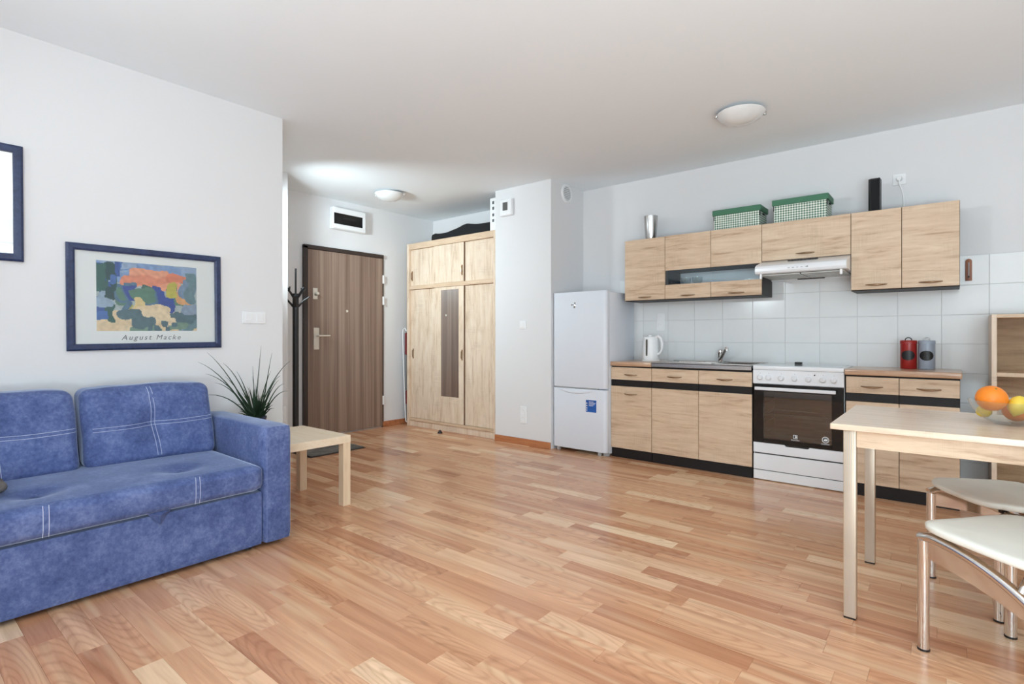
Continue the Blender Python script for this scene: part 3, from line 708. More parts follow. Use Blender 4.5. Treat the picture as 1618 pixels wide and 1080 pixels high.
# ------------------------------------------------------------------ cooker
cx0, cx1, cy = -1.174, -.576, 4.34
ck = thing('cooker', 'white freestanding electric cooker with black glass oven door', 'cooker', ((cx0 + cx1) / 2, 4.58, 0))
mb = MB().box(cx0, cx1, cy + .03, 4.78, .01, .21).box(cx0, cx1, cy + .03, 4.78, .72, .835)
mb.box(cx0, cx0 + .06, cy + .03, 4.78, .21, .72).box(cx1 - .06, cx1, cy + .03, 4.78, .21, .72).box(cx0 + .06, cx1 - .06, 4.72, 4.78, .21, .72)
mb.build('housing', 'enamel', ck, 0)
MB().box(cx0 + .055, cx1 - .055, cy + .04, 4.72, .285, .292).box(cx0 + .06, cx0 + .063, cy + .04, 4.72, .29, .71).box(cx1 - .063, cx1 - .06, cy + .04, 4.72, .29, .71).box(cx0 + .06, cx1 - .06, 4.70, 4.72, .29, .71).box(cx0 + .06, cx1 - .06, cy + .04, 4.72, .708, .715).build('oven_cavity', 'ovenin', ck, 0)
rk = MB()
for yy in (4.40, 4.66): rk.tube([(cx0 + .07, yy, .50), (cx1 - .07, yy, .50)], .004, 6)
for k in range(10): rk.tube([(cx0 + .085 + k * .048, 4.40, .502), (cx0 + .085 + k * .048, 4.66, .502)], .0022, 5)
rk.build('oven_rack', 'chrome', ck, 60)
for k in range(5):
    MB().tube([(cx0 + .072, 4.39, .36 + k * .075), (cx0 + .072, 4.66, .36 + k * .075)], .004, 6).build('shelf_runner', 'chrome', ck, 60)
tp_ = MB().box(cx0, cx1, cy - .008, 4.79, .835, .866, .006, 2).build('hob_frame', 'enamel', ck, 30)
MB().box(cx0 + .025, cx1 - .025, cy + .03, 4.76, .866, .8685).build('hob_glass', plain('pale_hob_glass', (196, 204, 208), 0.05), tp_, 0)
MB().box(-.955, -.905, 4.67, 4.70, .8685, .885, .002).build('steam_outlet', 'black', tp_)
cp = MB().box(cx0, cx1, cy - .004, cy + .03, .730, .834, .003).build('control_panel', 'enamel', ck, 30)
for k, x in enumerate((-1.122, -1.062, -.975, -.886, -.796, -.704, -.637)):
    kb = MB().lathe([(.022, 0), (.0225, -.004), (.019, -.006), (.0165, -.022), (.014, -.025), (0, -.025)], (x, cy - .004, .777), 22, 'Y').build('knob', 'enamel', cp, 40)
    MB().box(x - .003, x + .003, cy - .0345, cy - .024, .763, .791, .001).build('knob_grip', 'enamel', kb)
    MB().box(x - .0015, x + .0015, cy - .0046, cy - .004, .806, .812).build('dial_mark', 'offgrey', cp, 0)
MB().lathe([(0, -.0015), (.005, -.0015), (.005, 0)], (-.757, cy - .004, .808), 12, 'Y').build('indicator_lamp', 'black', cp)
od0, od1 = .285, .726
dr_ = MB().box(cx0 + .003, cx0 + .075, cy - .002, cy + .028, od0, od1, .002).box(cx1 - .075, cx1 - .003, cy - .002, cy + .028, od0, od1, .002).box(cx0 + .075, cx1 - .075, cy - .002, cy + .028, .672, od1, .002).box(cx0 + .075, cx1 - .075, cy - .002, cy + .028, od0, .318, .002).build('oven_door', 'blackg', ck, 0)
MB().box(cx0 + .07, cx1 - .07, cy + .001, cy + .005, .31, .68).build('oven_window', 'ovenglass', dr_, 0)
MB().box(cx0 + .022, cx1 - .045, cy - .045, cy - .032, .684, .708, .003).box(cx0 + .04, cx0 + .06, cy - .034, cy - .002, .688, .704).box(cx1 - .085, cx1 - .065, cy - .034, cy - .002, .688, .704).build('door_handle', 'enamel', dr_)
# maker's mark and name, round sticker
mb = MB()
mxm, mzm = -.882, .352
mb.box(mxm - .014, mxm - .0105, cy - .003, cy - .002, mzm - .014, mzm + .014).box(mxm - .014, mxm + .014, cy - .003, cy - .002, mzm + .0105, mzm + .014).box(mxm - .014, mxm + .014, cy - .003, cy - .002, mzm - .014, mzm - .0105).box(mxm + .0105, mxm + .014, cy - .003, cy - .002, mzm - .014, mzm + .014).box(mxm - .002, mxm + .002, cy - .003, cy - .002, mzm - .014, mzm + .014)
mb.lathe([(0, -.003), (.006, -.003), (.006, -.002)], (mxm + .006, cy, mzm), 12, 'Y')
mb.build('emblem', 'paper', dr_, 0)
MB().box(mxm - .016, mxm + .016, cy + .0002, cy + .0008, mzm - .016, mzm + .016).build('emblem_ground', 'black', dr_, 0)
text('Electrolux', .0135, face_y(mxm, cy - .0008, .324), 'lettering', 'paper', dr_)
stx, stz = -.690, .353
st = MB().lathe([(.022, -.0012), (.0225, 0), (0, 0)], (stx, cy + .001, stz), 28, 'Y').lathe([(.019, -.0014), (.022, -.0014)], (stx, cy + .001, stz), 28, 'Y').build('sticker_ring', 'paper', dr_)
MB().lathe([(0, -.0016), (.019, -.0016)], (stx, cy + .001, stz), 24, 'Y').build('sticker_disc', 'ink', st, 0)
MB().prism([(stx - .013, stz - .008), (stx - .002, stz + .010), (stx + .004, stz + .002), (stx + .010, stz + .012), (stx + .013, stz - .006)], 'Y', cy - .0012, cy - .0007).build('sticker_mark', 'paper', st, 0)
for k in range(2): MB().box(stx - .028, stx + .026, cy - .0006, cy, .322 - k * .008, .3265 - k * .008).build('sticker_text_line', 'offgrey', dr_, 0)
MB().prism([(cx0 + .003, .208), (cx0 + .003, .283), (-.955, .283), (-.945, .272), (-.80, .272), (-.79, .283), (cx1 - .003, .283), (cx1 - .003, .208)], 'Y', cy, cy + .028, .001).build('lower_panel', 'enamel', ck, 20)
MB().box(-.955, -.79, cy + .002, cy + .006, .265, .286).build('latch', 'black', ck, 0)
MB().box(cx0 + .003, cx1 - .003, cy, cy + .028, .080, .198, .002).build('storage_drawer', 'enamel', ck)
MB().box(cx0 + .003, cx1 - .003, cy + .002, cy + .028, .006, .074, .002).build('kick_panel', 'enamel', ck)
MB().box(cx0 + .01, cx1 - .01, cy + .012, cy + .029, .07, .215).build('dark_gap', 'black', ck, 0)

# ------------------------------------------------------------------ wall cabinets
UY, UZ0, UZ1 = 4.497, 1.410, 1.966
def wall_unit(label, x0, x1, z0, z1, hollow=False):
    t = thing('wall_cabinet', label, 'cabinet', ((x0 + x1) / 2, 4.66, z0), group='kitchen wall cabinets')
    y0, y1 = UY + .019, YK - .008
    if not hollow: MB().box(x0, x1, y0, y1, z0, z1).build('carcass', 'wenge', t, 0)
    else:
        MB().box(x0, x0 + .016, y0, y1, z0, z1).box(x1 - .016, x1, y0, y1, z0, z1).box(x0 + .016, x1 - .016, y0, y1, z0, z0 + .016).box(x0 + .016, x1 - .016, y0, y1, z1 - .016, z1).build('carcass', 'wenge', t, 0)
        MB().box(x0 + .016, x1 - .016, y1 - .006, y1, z0 + .016, z1 - .016).build('back_panel', 'white', t, 0)
        MB().box(x0 + .016, x1 - .016, y0 + .01, y1 - .006, 1.520, 1.536).build('shelf', 'white', t, 0)
        MB().box(x0 + .016, x1 - .016, y0 + .001, y1 - .006, 1.664, 1.68).build('shelf', 'wenge', t, 0)
    return t
u1 = wall_unit('tall-door oak wall cabinet nearest the fridge', -2.338, -1.948, UZ0, UZ1)
d = front(u1, 'door', -2.338, -1.948, UZ0 + .004, UZ1, UY); handle(d, -2.14, UY, 1.441)
u2 = wall_unit('oak wall cabinet with a strip of glass across its doors left of the hood', -1.948, -1.152, UZ0, UZ1, True)
for a, b in ((-1.948, -1.550), (-1.550, -1.152)):
    d = MB().box(a + GAP, b - GAP, UY, UY + .018, UZ0 + .005, 1.538, .0012).box(a + GAP, b - GAP, UY, UY + .018, 1.663, UZ1, .0012).build('door', 'oakX', u2, 30)
    MB().box(a + .003, b - .003, UY + .006, UY + .010, 1.53, 1.672).build('glass_pane', 'glass', d, 0)
    handle(d, (a + b) / 2 + .005, UY, 1.441)
u3 = wall_unit('low flap-door oak wall cabinet above the cooker hood', -1.152, -.556, 1.672, UZ1)
d = front(u3, 'door', -1.152, -.556, 1.672, UZ1, UY); handle(d, -.848, UY, 1.712)
u4 = wall_unit('two-door oak wall cabinet right of the hood, at the end of the row', -.556, .042, UZ0, UZ1)
for a, b in ((-.556, -.262), (-.262, .042)):
    d = front(u4, 'door', a, b, UZ0 + .005, UZ1, UY); handle(d, (a + b) / 2 + .003, UY, 1.448)
# glass bowls in the glazed cabinet
for k, (x, lab) in enumerate(((-1.80, 'small clear glass bowl behind the cabinet glass, left one'), (-1.70, 'small clear glass bowl behind the cabinet glass, right one'))):
    g = MB().lathe([(0, 1.5365), (.025, 1.5365), (.04, 1.555), (.046, 1.60), (.044, 1.60), (.037, 1.558), (.022, 1.541), (0, 1.541)], (x, 4.60, 0), 20).build('glass_bowl', 'bowl', None, 60)
    g['label'] = lab; g['category'] = 'bowl'; g['group'] = 'glass bowls in the wall cabinet'

# cooker hood
hd = thing('cooker_hood', 'white slim cooker hood under the flap-door cabinet above the cooker', 'cooker hood', (-.85, 4.55, 1.6))
hx0, hx1, hy = -1.150, -.558, 4.305
prof = [(YK - .009, 1.536), (YK - .009, 1.669), (4.496, 1.669), (4.325, 1.622), (4.306, 1.611), (4.298, 1.595), (4.298, 1.575), (4.306, 1.560), (4.325, 1.553), (4.335, 1.560), (4.78, 1.548), (4.79, 1.536)]
MB().prism(prof, 'X', hx0, hx1).build('hood_body', 'enamel', hd, 25)
MB().box(hx0 + .02, (hx0 + hx1) / 2 - .004, 4.36, 4.76, 1.545, 1.5535).box((hx0 + hx1) / 2 + .004, hx1 - .02, 4.36, 4.76, 1.545, 1.5535).build('filter', 'filter', hd, 0)
for yy in (4.42, 4.52, 4.62): MB().box(hx0 + .022, hx1 - .022, yy, yy + .004, 1.5435, 1.546).build('filter_seam', 'offgrey', hd, 0)
for x in (-1.02, -.72): MB().box(x - .05, x + .05, 4.375, 4.39, 1.541, 1.546, .002).build('filter_latch', 'offgrey', hd)
MB().box(-.95, -.76, 4.745, 4.765, 1.538, 1.548, .002).build('lamp_cover', 'dkframe', hd)
sl = (1.669 - 1.622) / (4.496 - 4.325)
for k in range(20):
    x = -.950 + k * .0100; yy = 4.440
    MB().box(x, x + .006, yy - .018, yy + .018, 1.622 + sl * (yy - 4.325) - .006, 1.622 + sl * (yy - 4.325) + .0055).build('vent_slot', 'black', hd, 0)
for k in range(5): MB().box(-.925 + k * .028, -.910 + k * .028, 4.296, 4.30, 1.584, 1.589, .001).build('button', 'offgrey', hd, 0)
MB().lathe([(0, -.003), (.004, -.003), (.004, 0)], (-.797, 4.298, 1.588), 10, 'Y').build('indicator_lamp', 'black', hd)
for x in (hx0 + .035, hx1 - .035): MB().box(x - .008, x + .008, 4.318, 4.338, 1.518, 1.556, .004).build('clip', 'white', hd)

# ------------------------------------------------------------------ on top of the wall cabinets
cup = MB().lathe([(0, UZ1 + .0005), (.047, UZ1 + .0005), (.049, UZ1 + .006), (.062, UZ1 + .215), (.0625, UZ1 + .222), (.060, UZ1 + .222), (.047, UZ1 + .01), (0, UZ1 + .01)], (-2.135, 4.615, 0), 32).build('steel_tumbler', 'steel', None, 40)
cup['label'] = 'tall tapered steel tumbler standing on the wall cabinet nearest the fridge'; cup['category'] = 'tumbler'
def gbox(x0, x1, z1, label, loop):
    y0, y1, z0 = 4.545, 4.775, UZ1 + .001
    t = thing('storage_box', label, 'box', ((x0 + x1) / 2, 4.66, z0), group='green gingham storage boxes')
    MB().box(x0 + .012, x1 - .012, y0 + .010, y1 - .010, z0, z1 - .006, .002).build('box_body', 'gingham', t)
    l = MB().box(x0, x1, y0, y1, z1 - .045, z1, .003).build('lid', 'greenlid', t)
    for x in (x0 + .009, x1 - .013):
        for yy in (y0 + .006,): MB().box(x, x + .006, yy, yy + .014, z1 - .085, z1 - .044).build('corner_trim', 'black', t, 0)
    MB().tube([(x1 - .011, 4.64, z1 - .058), (x1 - .007, 4.645, z1 - .062), (x1 - .007, 4.675, z1 - .062), (x1 - .011, 4.68, z1 - .058)], .006, 8).build('grip', 'black', t, 60)
    if loop: MB().tube([((x0 + x1) / 2 - .02 + .014 * math.cos(R_(a)), 4.66, z1 + .02 * math.sin(R_(a))) for a in range(0, 181, 20)], .0022, 6).build('wire_loop', 'steel', l, 60)
gbox(-1.553, -1.172, 2.138, 'green gingham storage box with a wire loop on its lid, left of the pair', True)
gbox(-1.090, -.703, 2.150, 'green gingham storage box above the hood cabinet, the right one of the pair', False)
sp = thing('speaker', 'slim upright black speaker on the wall cabinet right of the storage boxes', 'speaker', (-.427, 4.62, UZ1))
MB().prism([(-.465, 4.655), (-.462, 4.60), (-.448, 4.583), (-.392, 4.583), (-.388, 4.655)], 'Z', UZ1 + .001, UZ1 + .245, .002).build('cabinet', 'black', sp, 20)
MB().box(-.444, -.396, 4.578, 4.584, UZ1 + .012, UZ1 + .235, .002).build('grille', 'fabblack', sp)

# ------------------------------------------------------------------ on the worktops
kt = thing('kettle', 'white plastic electric kettle on the worktop beside the fridge', 'kettle', (-2.12, 4.62, .86))
kx, ky = -2.128, 4.60
MB().lathe([(0, .861), (.078, .861), (.080, .868), (.074, .877), (0, .877)], (kx, ky, 0), 28).build('power_base', 'white', kt, 40)
def kfn(): pass
MB().lathe([(0, .878), (.074, .878), (.0765, .884), (.075, .95), (.070, 1.05), (.068, 1.075), (.062, 1.084), (0, 1.088)], (kx, ky, 0), 32).build('jug', 'white', kt, 50)
MB().prism([(kx - .060, 1.04), (kx - .085, 1.083), (kx - .05, 1.086), (kx - .045, 1.04)], 'Y', ky - .018, ky + .018, .004).build('spout', 'white', kt)
hp = [(.055, 1.078), (.085, 1.088), (.112, 1.07), (.124, 1.02), (.120, .97), (.100, .935), (.072, .925)]
dv = Vector((.98, -.2, 0))
MB().tube([(kx + dv.x * r, ky + dv.y * r, z) for r, z in hp], [.014, .015, .0145, .013, .012, .012, .013], 10).build('handle', 'white', kt, 60)
MB().rbox((kx - .006, ky - .0735, .985), (.0085, .0035, .075), .0034, 6).build('water_window', plain('dark_window', (70, 64, 58), 0.2), kt, 60)
MB().lathe([(0, 0), (.02, 0), (.018, .012), (0, .014)], (kx - .01, ky, 1.086), 16).build('lid_button', 'white', kt)
MB().tube([(kx + .07, ky + .02, .866), (kx + .12, ky + .06, .864), (kx + .11, ky + .14, .864), (kx + .02, ky + .185, .868)], .003, 8).build('cord', 'white', kt, 60)
def canister(x, mat, label):
    t = thing('canister', label, 'canister', (x, 4.66, .86), group='enamel canisters')
    MB().lathe([(0, .861), (.046, .861), (.0475, .864), (.0475, 1.035), (.0, 1.035)], (x, 4.655, 0), 32).build('body', mat, t, 40)
    l = MB().lathe([(.0475, 1.035), (.0495, 1.036), (.0495, 1.054), (.046, 1.059), (0, 1.061)], (x, 4.655, 0), 32).build('lid', mat, t, 40)
    MB().tube([(x + .018 * math.cos(R_(a)), 4.655, 1.060 + .018 * math.sin(R_(a))) for a in range(0, 181, 20)], .0035, 8).build('handle', 'black' if mat == 'red' else 'steel', l, 60)
    # oval black label wrapped on the front
    vs, fs = [(x, 4.655 - .0482, .955)], []
    mbl = MB(); n = 26
    for ring in range(1, 5):
        for k in range(n):
            a = 2 * math.pi * k / n; u, z = .043 * ring / 4 * math.cos(a), .034 * ring / 4 * math.sin(a)
            an = u / .0482 * 1.0; vs.append((x + .0482 * math.sin(an), 4.655 - .0482 * math.cos(an), .955 + z))
    for k in range(n): fs.append((0, 1 + k, 1 + (k + 1) % n))
    for ring in range(3):
        for k in range(n):
            a0 = 1 + ring * n; fs.append((a0 + k, a0 + n + k, a0 + n + (k + 1) % n, a0 + (k + 1) % n))
    mbl.mesh(vs, fs).build('oval_label', 'black', t, 60)
canister(-.233, 'red', 'red enamel canister with oval black label on the right worktop')
canister(-.132, 'bluegrey', 'grey enamel canister with oval black label next to the red one')

# ------------------------------------------------------------------ bookshelf at the right
bs = thing('bookshelf', 'oak open shelf unit against the tiled wall at the right edge', 'bookshelf', (.55, 4.6, 0))
bx0_, bx1_, byf, bzt = .190, .95, 4.42, 1.222
for a in (bx0_, bx1_ - .025): MB().box(a, a + .025, byf, 4.79, 0, bzt, .0015).build('side_panel', 'oakZ', bs)
MB().box(bx0_ + .025, bx1_ - .025, byf, 4.79, bzt - .022, bzt, .0015).build('top_panel', 'oakX', bs)
for z in (.84, .46, .06): MB().box(bx0_ + .025, bx1_ - .025, byf + .004, 4.78, z, z + .025, .0015).build('shelf', 'oakX', bs)
MB().box(bx0_ + .02, bx1_ - .02, 4.78, 4.79, .02, bzt - .01).build('back_panel', 'shelfin', bs, 0)

# ------------------------------------------------------------------ sofa
SX = -2.72
sf = thing('sofa', 'blue suede sofa with white cross stitching against the left wall', 'sofa', (-3.2, .7, 0))
SY0, SY1 = .07, 1.315
def frontwave(q, u): return q
MB().rbox(((XL + .03 + SX - .01) / 2, (SY0 + SY1) / 2, .1575), ((SX - .01 - XL - .03) / 2, (SY1 - SY0) / 2, .1375), .012, 12).build('base', 'suede', sf, 60)
MB().rbox((XL + .10, (SY0 + SY1) / 2, .40), (.075, (SY1 - SY0) / 2, .28), .03, 8).build('backrest_frame', 'suede', sf, 60)
for (a, b) in ((SY1 + .002, SY1 + .152), (SY0 - .152, SY0 - .002)):
    am = MB().rbox(((XL + .03 + SX) / 2, (a + b) / 2, .318), ((SX - XL - .03) / 2, (b - a) / 2, .300), .022, 12, lambda q, u: Vector((q.x + .004 * (1 - u.y ** 2) * (u.x > .95), q.y, q.z + .006 * (1 - u.y ** 2) * (u.z > .9)))).build('armrest', 'suede', sf, 60)
    yy = a + .003
    MB().tube([(SX + .0004, yy + .012, .03), (SX + .0004, yy + .012, .59), (SX - .01, yy + .014, .616)], .0009, 6).build('seam', 'seam', am, 60)
# seat cushion, one long pad with tufts and double seams
seat_c = Vector(((-3.50 + SX + .012) / 2, (SY0 + SY1) / 2, .368)); seat_h = Vector(((SX + .012 + 3.50) / 2, (SY1 - SY0) / 2 - .003, .066))
tufts = [.46, 1.00]
def seatfn(q, u):
    p = q.copy()
    if u.z > 0: p.z += (.012 * (1 - u.x ** 2) * (1 - u.y ** 4) - .004 * u.x) * u.z
    wy = q.y + seat_c.y; wx = q.x + seat_c.x
    if u.z > 0:
        for ty in tufts:
            d2 = (wy - ty) ** 2 / .006 + (wx + 2.93) ** 2 / .004; p.z -= .026 * math.exp(-d2)
    if u.x > .6: p.x += .006 * (1 - u.z ** 2)
    return p
sc_ = MB().rbox(seat_c, seat_h, .035, 30, seatfn).build('seat_cushion', 'suede', sf, 60)
for ty in tufts:
    for dy in (-.009, .009):
        MB().tube([(SX + .010, ty + dy, .432), (SX + .0165, ty + dy, .41), (SX + .0185, ty + dy, .375), (SX + .0175, ty + dy, .34), (SX + .008, ty + dy, .308)], .0012, 6).build('stitching', 'stitch', sc_, 60)
    MB().lathe([(0, .006), (.008, .004), (.011, 0)], (-2.93, ty, .427), 12).build('tuft_button', 'suede', sc_, 60)
# pull tab
MB().mesh([(SX - .008, .800, .310), (SX - .008, .90, .310), (SX + .006, .85, .252), (SX + .020, .848, .296)], [(0, 2, 3), (3, 2, 1), (0, 3, 1), (0, 1, 2)]).build('pull_tab', 'suede', sf, 20)
for yy in (SY1 - .05, SY0 + .05):
    for xx in (SX - .04, XL + .12): MB().lathe([(0, 0), (.018, 0), (.018, .02), (0, .02)], (xx - .03 * (xx > -3), yy, 0), 14).build('foot', 'blackm', sf)
# back cushions
def back_cushion(y0, y1):
    c = Vector((-3.325, (y0 + y1) / 2, .622)); h = Vector((.085, (y1 - y0) / 2 - .004, .196))
    def fn(q, u):
        p = q.copy()
        if u.x > 0:
            puff = .035 * (1 - u.y ** 2) * (1 - u.z ** 2)
            rr_ = math.hypot(q.y, q.z); th_ = math.atan2(q.z, q.y)
            dip = .046 * math.exp(-rr_ ** 2 / .005) + .0045 * max(0, math.cos(th_ * 7 + 1.3)) ** 6 * math.exp(-((rr_ - .09) / .05) ** 2) + .006 * math.exp(-(q.y / .014) ** 2) * (1 - abs(u.z)) + .006 * math.exp(-(q.z / .014) ** 2) * (1 - abs(u.y))
            p.x += (puff - dip) * u.x
        p.z += .010 * noise.noise(Vector((q.y * 5, q.x * 5, c.y * 3))) * (abs(u.z) > .7) + .008 * (1 - u.y ** 2) * (u.z > .7)
        p.y += .008 * noise.noise(Vector((q.z * 6, q.x * 4, c.y))) * (abs(u.y) > .7)
        p.x -= (q.z + .19) * .33
        return p
    o = MB().rbox(c, h, .045, 34, fn).build('back_cushion', 'suede', sf, 60)
    def fp(y, z):
        q = Vector((h.x, y, z)); u = Vector((1, y / h.y, z / h.z)); ex = 0
        for lim, t_, hh in ((h.y - .045, y, h.y), (h.z - .045, z, h.z)):
            if abs(t_) > lim: ex = max(ex, abs(t_) - lim)
        if ex: q.x = h.x - .045 + math.sqrt(max(0, .045 ** 2 - ex ** 2))
        return c + fn(q, u) + Vector((.0012, 0, 0))
    for s_ in (-.0085, .0085):
        zs = [-h.z + .03 + (2 * h.z - .045) * i / 30 for i in range(31)]
        MB().tube([fp(s_ + .012 * (z / h.z) ** 2 * (-1 if z > 0 else 1), z) for z in zs], .0011, 6).build('stitching', 'stitch', o, 60)
        ys = [-h.y + .035 + (2 * h.y - .045) * i / 36 for i in range(37)]
        MB().tube([fp(y_, s_ + .006 * (y_ / h.y)) for y_ in ys], .0011, 6).build('stitching', 'stitch', o, 60)
back_cushion(.698, SY1 - .004); back_cushion(SY0 + .01, .688)
gc = MB().rbox((-3.03, .30, .478), (.09, .085, .03), .028, 8, lambda q, u: Vector((q.x, q.y, q.z * (1.2 - .5 * max(abs(u.x), abs(u.y)))))).build('small_pillow', 'greyfab', None, 60)
gc['label'] = 'corner of a small grey-brown pillow lying on the blue sofa seat'; gc['category'] = 'pillow'

# ------------------------------------------------------------------ side table and plant
ct = thing('side_table', 'square pale birch side table behind the blue sofa armrest', 'table', (-3.28, 1.75, 0))
tx0, tx1, ty0, ty1 = -3.59, -3.005, 1.475, 2.02
MB().box(tx0, tx1, ty0, ty1, .402, .45, .0015).build('tabletop', 'birch', ct)
for a in (tx0, tx1 - .055):
    for b in (ty0, ty1 - .055): MB().box(a + .001, a + .054, b + .001, b + .054, 0, .402, .0015).build('leg', 'birchZ', ct)
pl = thing('potted_plant', 'spiky grass-like potted plant on the birch side table by the wall', 'plant', (-3.40, 1.60, .45))
PB = Vector((-3.41, 1.60, .560))
MB().lathe([(0, .451), (.046, .451), (.060, .565), (.062, .57), (.062, .580), (.057, .580), (.055, .562), (0, .562)], (PB.x, PB.y, 0), 28).build('pot', 'pot', pl, 40)
MB().lathe([(0, .565), (.055, .563)], (PB.x, PB.y, 0), 20).build('soil', 'soil', pl)
Rv = Vector((math.cos(YAW), math.sin(YAW), 0)); Fv = Vector((-math.sin(YAW), math.cos(YAW), 0))
def blade(a, b, c, wdt, bend):
    base = PB + Rv * (a * .10 + prng.uniform(-.02, .02)) + Fv * prng.uniform(-.03, .03); tip = PB + Rv * a + Fv * b + Vector((0, 0, c))
    if tip.x < XL + .03: tip.x = XL + .03
    mid = base.lerp(tip, .5) + Vector((0, 0, bend)); n = 9; pts = []
    for i in range(n):
        t = i / (n - 1); pts.append(base * (1 - t) ** 2 + mid * 2 * t * (1 - t) + tip * t * t)
    vs, fs = [], []
    for i, p in enumerate(pts):
        t = i / (n - 1); hw = wdt * (1 - t ** 1.6) * .5 + .0004
        tg = (pts[min(i + 1, n - 1)] - pts[max(i - 1, 0)]).normalized(); sd = tg.cross(Fv)
        sd = sd.normalized() if sd.length > 1e-4 else Rv
        vs += [p - sd * hw, p + Fv * hw * .5, p + sd * hw]
    for i in range(n - 1):
        for k in range(2): fs.append((i * 3 + k, i * 3 + k + 1, i * 3 + 4 + k, i * 3 + 3 + k))
    MB().mesh(vs, fs).build('leaf', 'leaf', pl, 60)
tips = [(-.305, .357, .07), (-.25, .416, .05), (-.15, .35, .06), (-.26, .285, .07), (-.20, .23, .05), (-.27, .15, .06), (.05, .456, .0), (.076, .41, .01), (.185, .356, .06), (.18, .27, .06), (.16, .21, .05), (.19, .165, .05), (-.09, .30, .03), (-.14, .27, .02), (.11, .30, .03), (.0, .33, .0), (.145, .24, .03), (-.04, .26, 0), (-.12, .12, .02), (-.10, .09, .02), (.11, .08, .01), (.09, .05, .01)]
for a, c, bd in tips: blade(a, (-.13 if a < -.12 else prng.uniform(-.1, .06)) + .02, c + .012, .0085, bd + .05 * min(1, abs(a) / .15))
for k in range(60):
    a = prng.uniform(-.13, .12); blade(a, prng.uniform(-.12, .06), prng.uniform(.07, .24) - abs(a) * .5, .011, prng.uniform(0, .03))

# ------------------------------------------------------------------ framed poster and mirror
def frame_box(t, y0, y1, z0, z1, wdt, th):
    def bar(pts):   # mitred bar, local: x out of the wall
        o = MB(); n = len(pts)
        prof = [(0, 0), (0, th * .7), (.25, th), (.75, th), (1, th * .8), (1, 0)]
        (a_o, b_o, a_i, b_i) = pts; vs = []
        for e_o, e_i in ((a_o, a_i), (b_o, b_i)):
            for s_, h_ in prof: vs.append((h_, e_o[0] + (e_i[0] - e_o[0]) * s_, e_o[1] + (e_i[1] - e_o[1]) * s_))
        m_ = len(prof); fs = [(i, (i + 1) % m_, m_ + (i + 1) % m_, m_ + i) for i in range(m_)] + [tuple(range(m_))[::-1], tuple(range(m_, 2 * m_))]
        o.mesh(vs, fs); bmesh.ops.recalc_face_normals(o.bm, faces=o.bm.faces[:]); o.build('frame_bar', 'bluefr', t, 25)
    o_ = [(y0, z0), (y1, z0), (y1, z1), (y0, z1)]; i_ = [(y0 + wdt, z0 + wdt), (y1 - wdt, z0 + wdt), (y1 - wdt, z1 - wdt), (y0 + wdt, z1 - wdt)]
    for k in range(4): bar((o_[k], o_[(k + 1) % 4], i_[k], i_[(k + 1) % 4]))
po = thing('framed_poster', 'blue-framed art poster with a watercolour picture on the left wall above the sofa', 'picture', (XL, 1.08, 1.30), rot=(R_(.55), 0, 0))
PW2, PH2 = .386, .288
frame_box(po, -PW2, PW2, -PH2, PH2, .036, .022)
MB().box(.001, .006, -PW2 + .03, PW2 - .03, -PH2 + .03, PH2 - .03).build('poster_sheet', 'paper', po, 0)
MB().box(.012, .0135, -PW2 + .034, PW2 - .034, -PH2 + .034, PH2 - .034).build('picture_glass', 'picglass', po, 0)
# a generic abstract watercolour of the same size and colours
NU, NV = 112, 84
ay0, ay1, az0, az1 = -.256, .246, -.182, .206
prg = random.Random(21)
img = [[None] * NV for _ in range(NU)]
blobs = []
pal_left = [(52, 84, 150), (34, 70, 72), (70, 108, 170), (48, 92, 84), (150, 170, 190)]
pal_mid = [(222, 196, 140), (64, 98, 90), (56, 78, 150), (190, 178, 80), (92, 128, 110), (216, 160, 110), (84, 116, 140)]
pal_top = [(226, 142, 112), (232, 158, 126), (222, 130, 98)]
pal_low = [(228, 202, 164), (232, 208, 172), (120, 146, 128), (226, 198, 158), (86, 112, 120)]
pal_right = [(120, 142, 168), (106, 134, 142), (140, 156, 176)]
for k in range(16): blobs.append((prg.uniform(.0, 1), prg.uniform(.82, 1.0), prg.uniform(.08, .2), prg.uniform(.06, .14), prg.choice([(130, 156, 196), (150, 170, 198), (110, 140, 186)])))
for k in range(9): blobs.append((prg.uniform(.28, .8), prg.uniform(.66, .84), prg.uniform(.08, .18), prg.uniform(.05, .11), prg.choice(pal_top)))
for k in range(26): blobs.append((prg.uniform(.2, .85), prg.uniform(.32, .66), prg.uniform(.03, .09), prg.uniform(.05, .13), prg.choice(pal_mid)))
for k in range(20): blobs.append((prg.uniform(0, .22), prg.uniform(.2, 1.0), prg.uniform(.03, .08), prg.uniform(.05, .16), prg.choice(pal_left)))
for k in range(10): blobs.append((prg.uniform(.86, 1.0), prg.uniform(.05, .95), prg.uniform(.05, .1), prg.uniform(.1, .2), prg.choice(pal_right)))
for k in range(16): blobs.append((prg.uniform(.1, .85), prg.uniform(.0, .30), prg.uniform(.06, .18), prg.uniform(.04, .1), prg.choice(pal_low)))
for k in range(5): blobs.append((prg.uniform(.4, .8), prg.uniform(.02, .14), .03, .04, (84, 110, 120)))
vs, fs, cols = [], [], []
for i in range(NU + 1):
    for j in range(NV + 1): vs.append((.0068, ay0 + (ay1 - ay0) * i / NU, az0 + (az1 - az0) * j / NV))
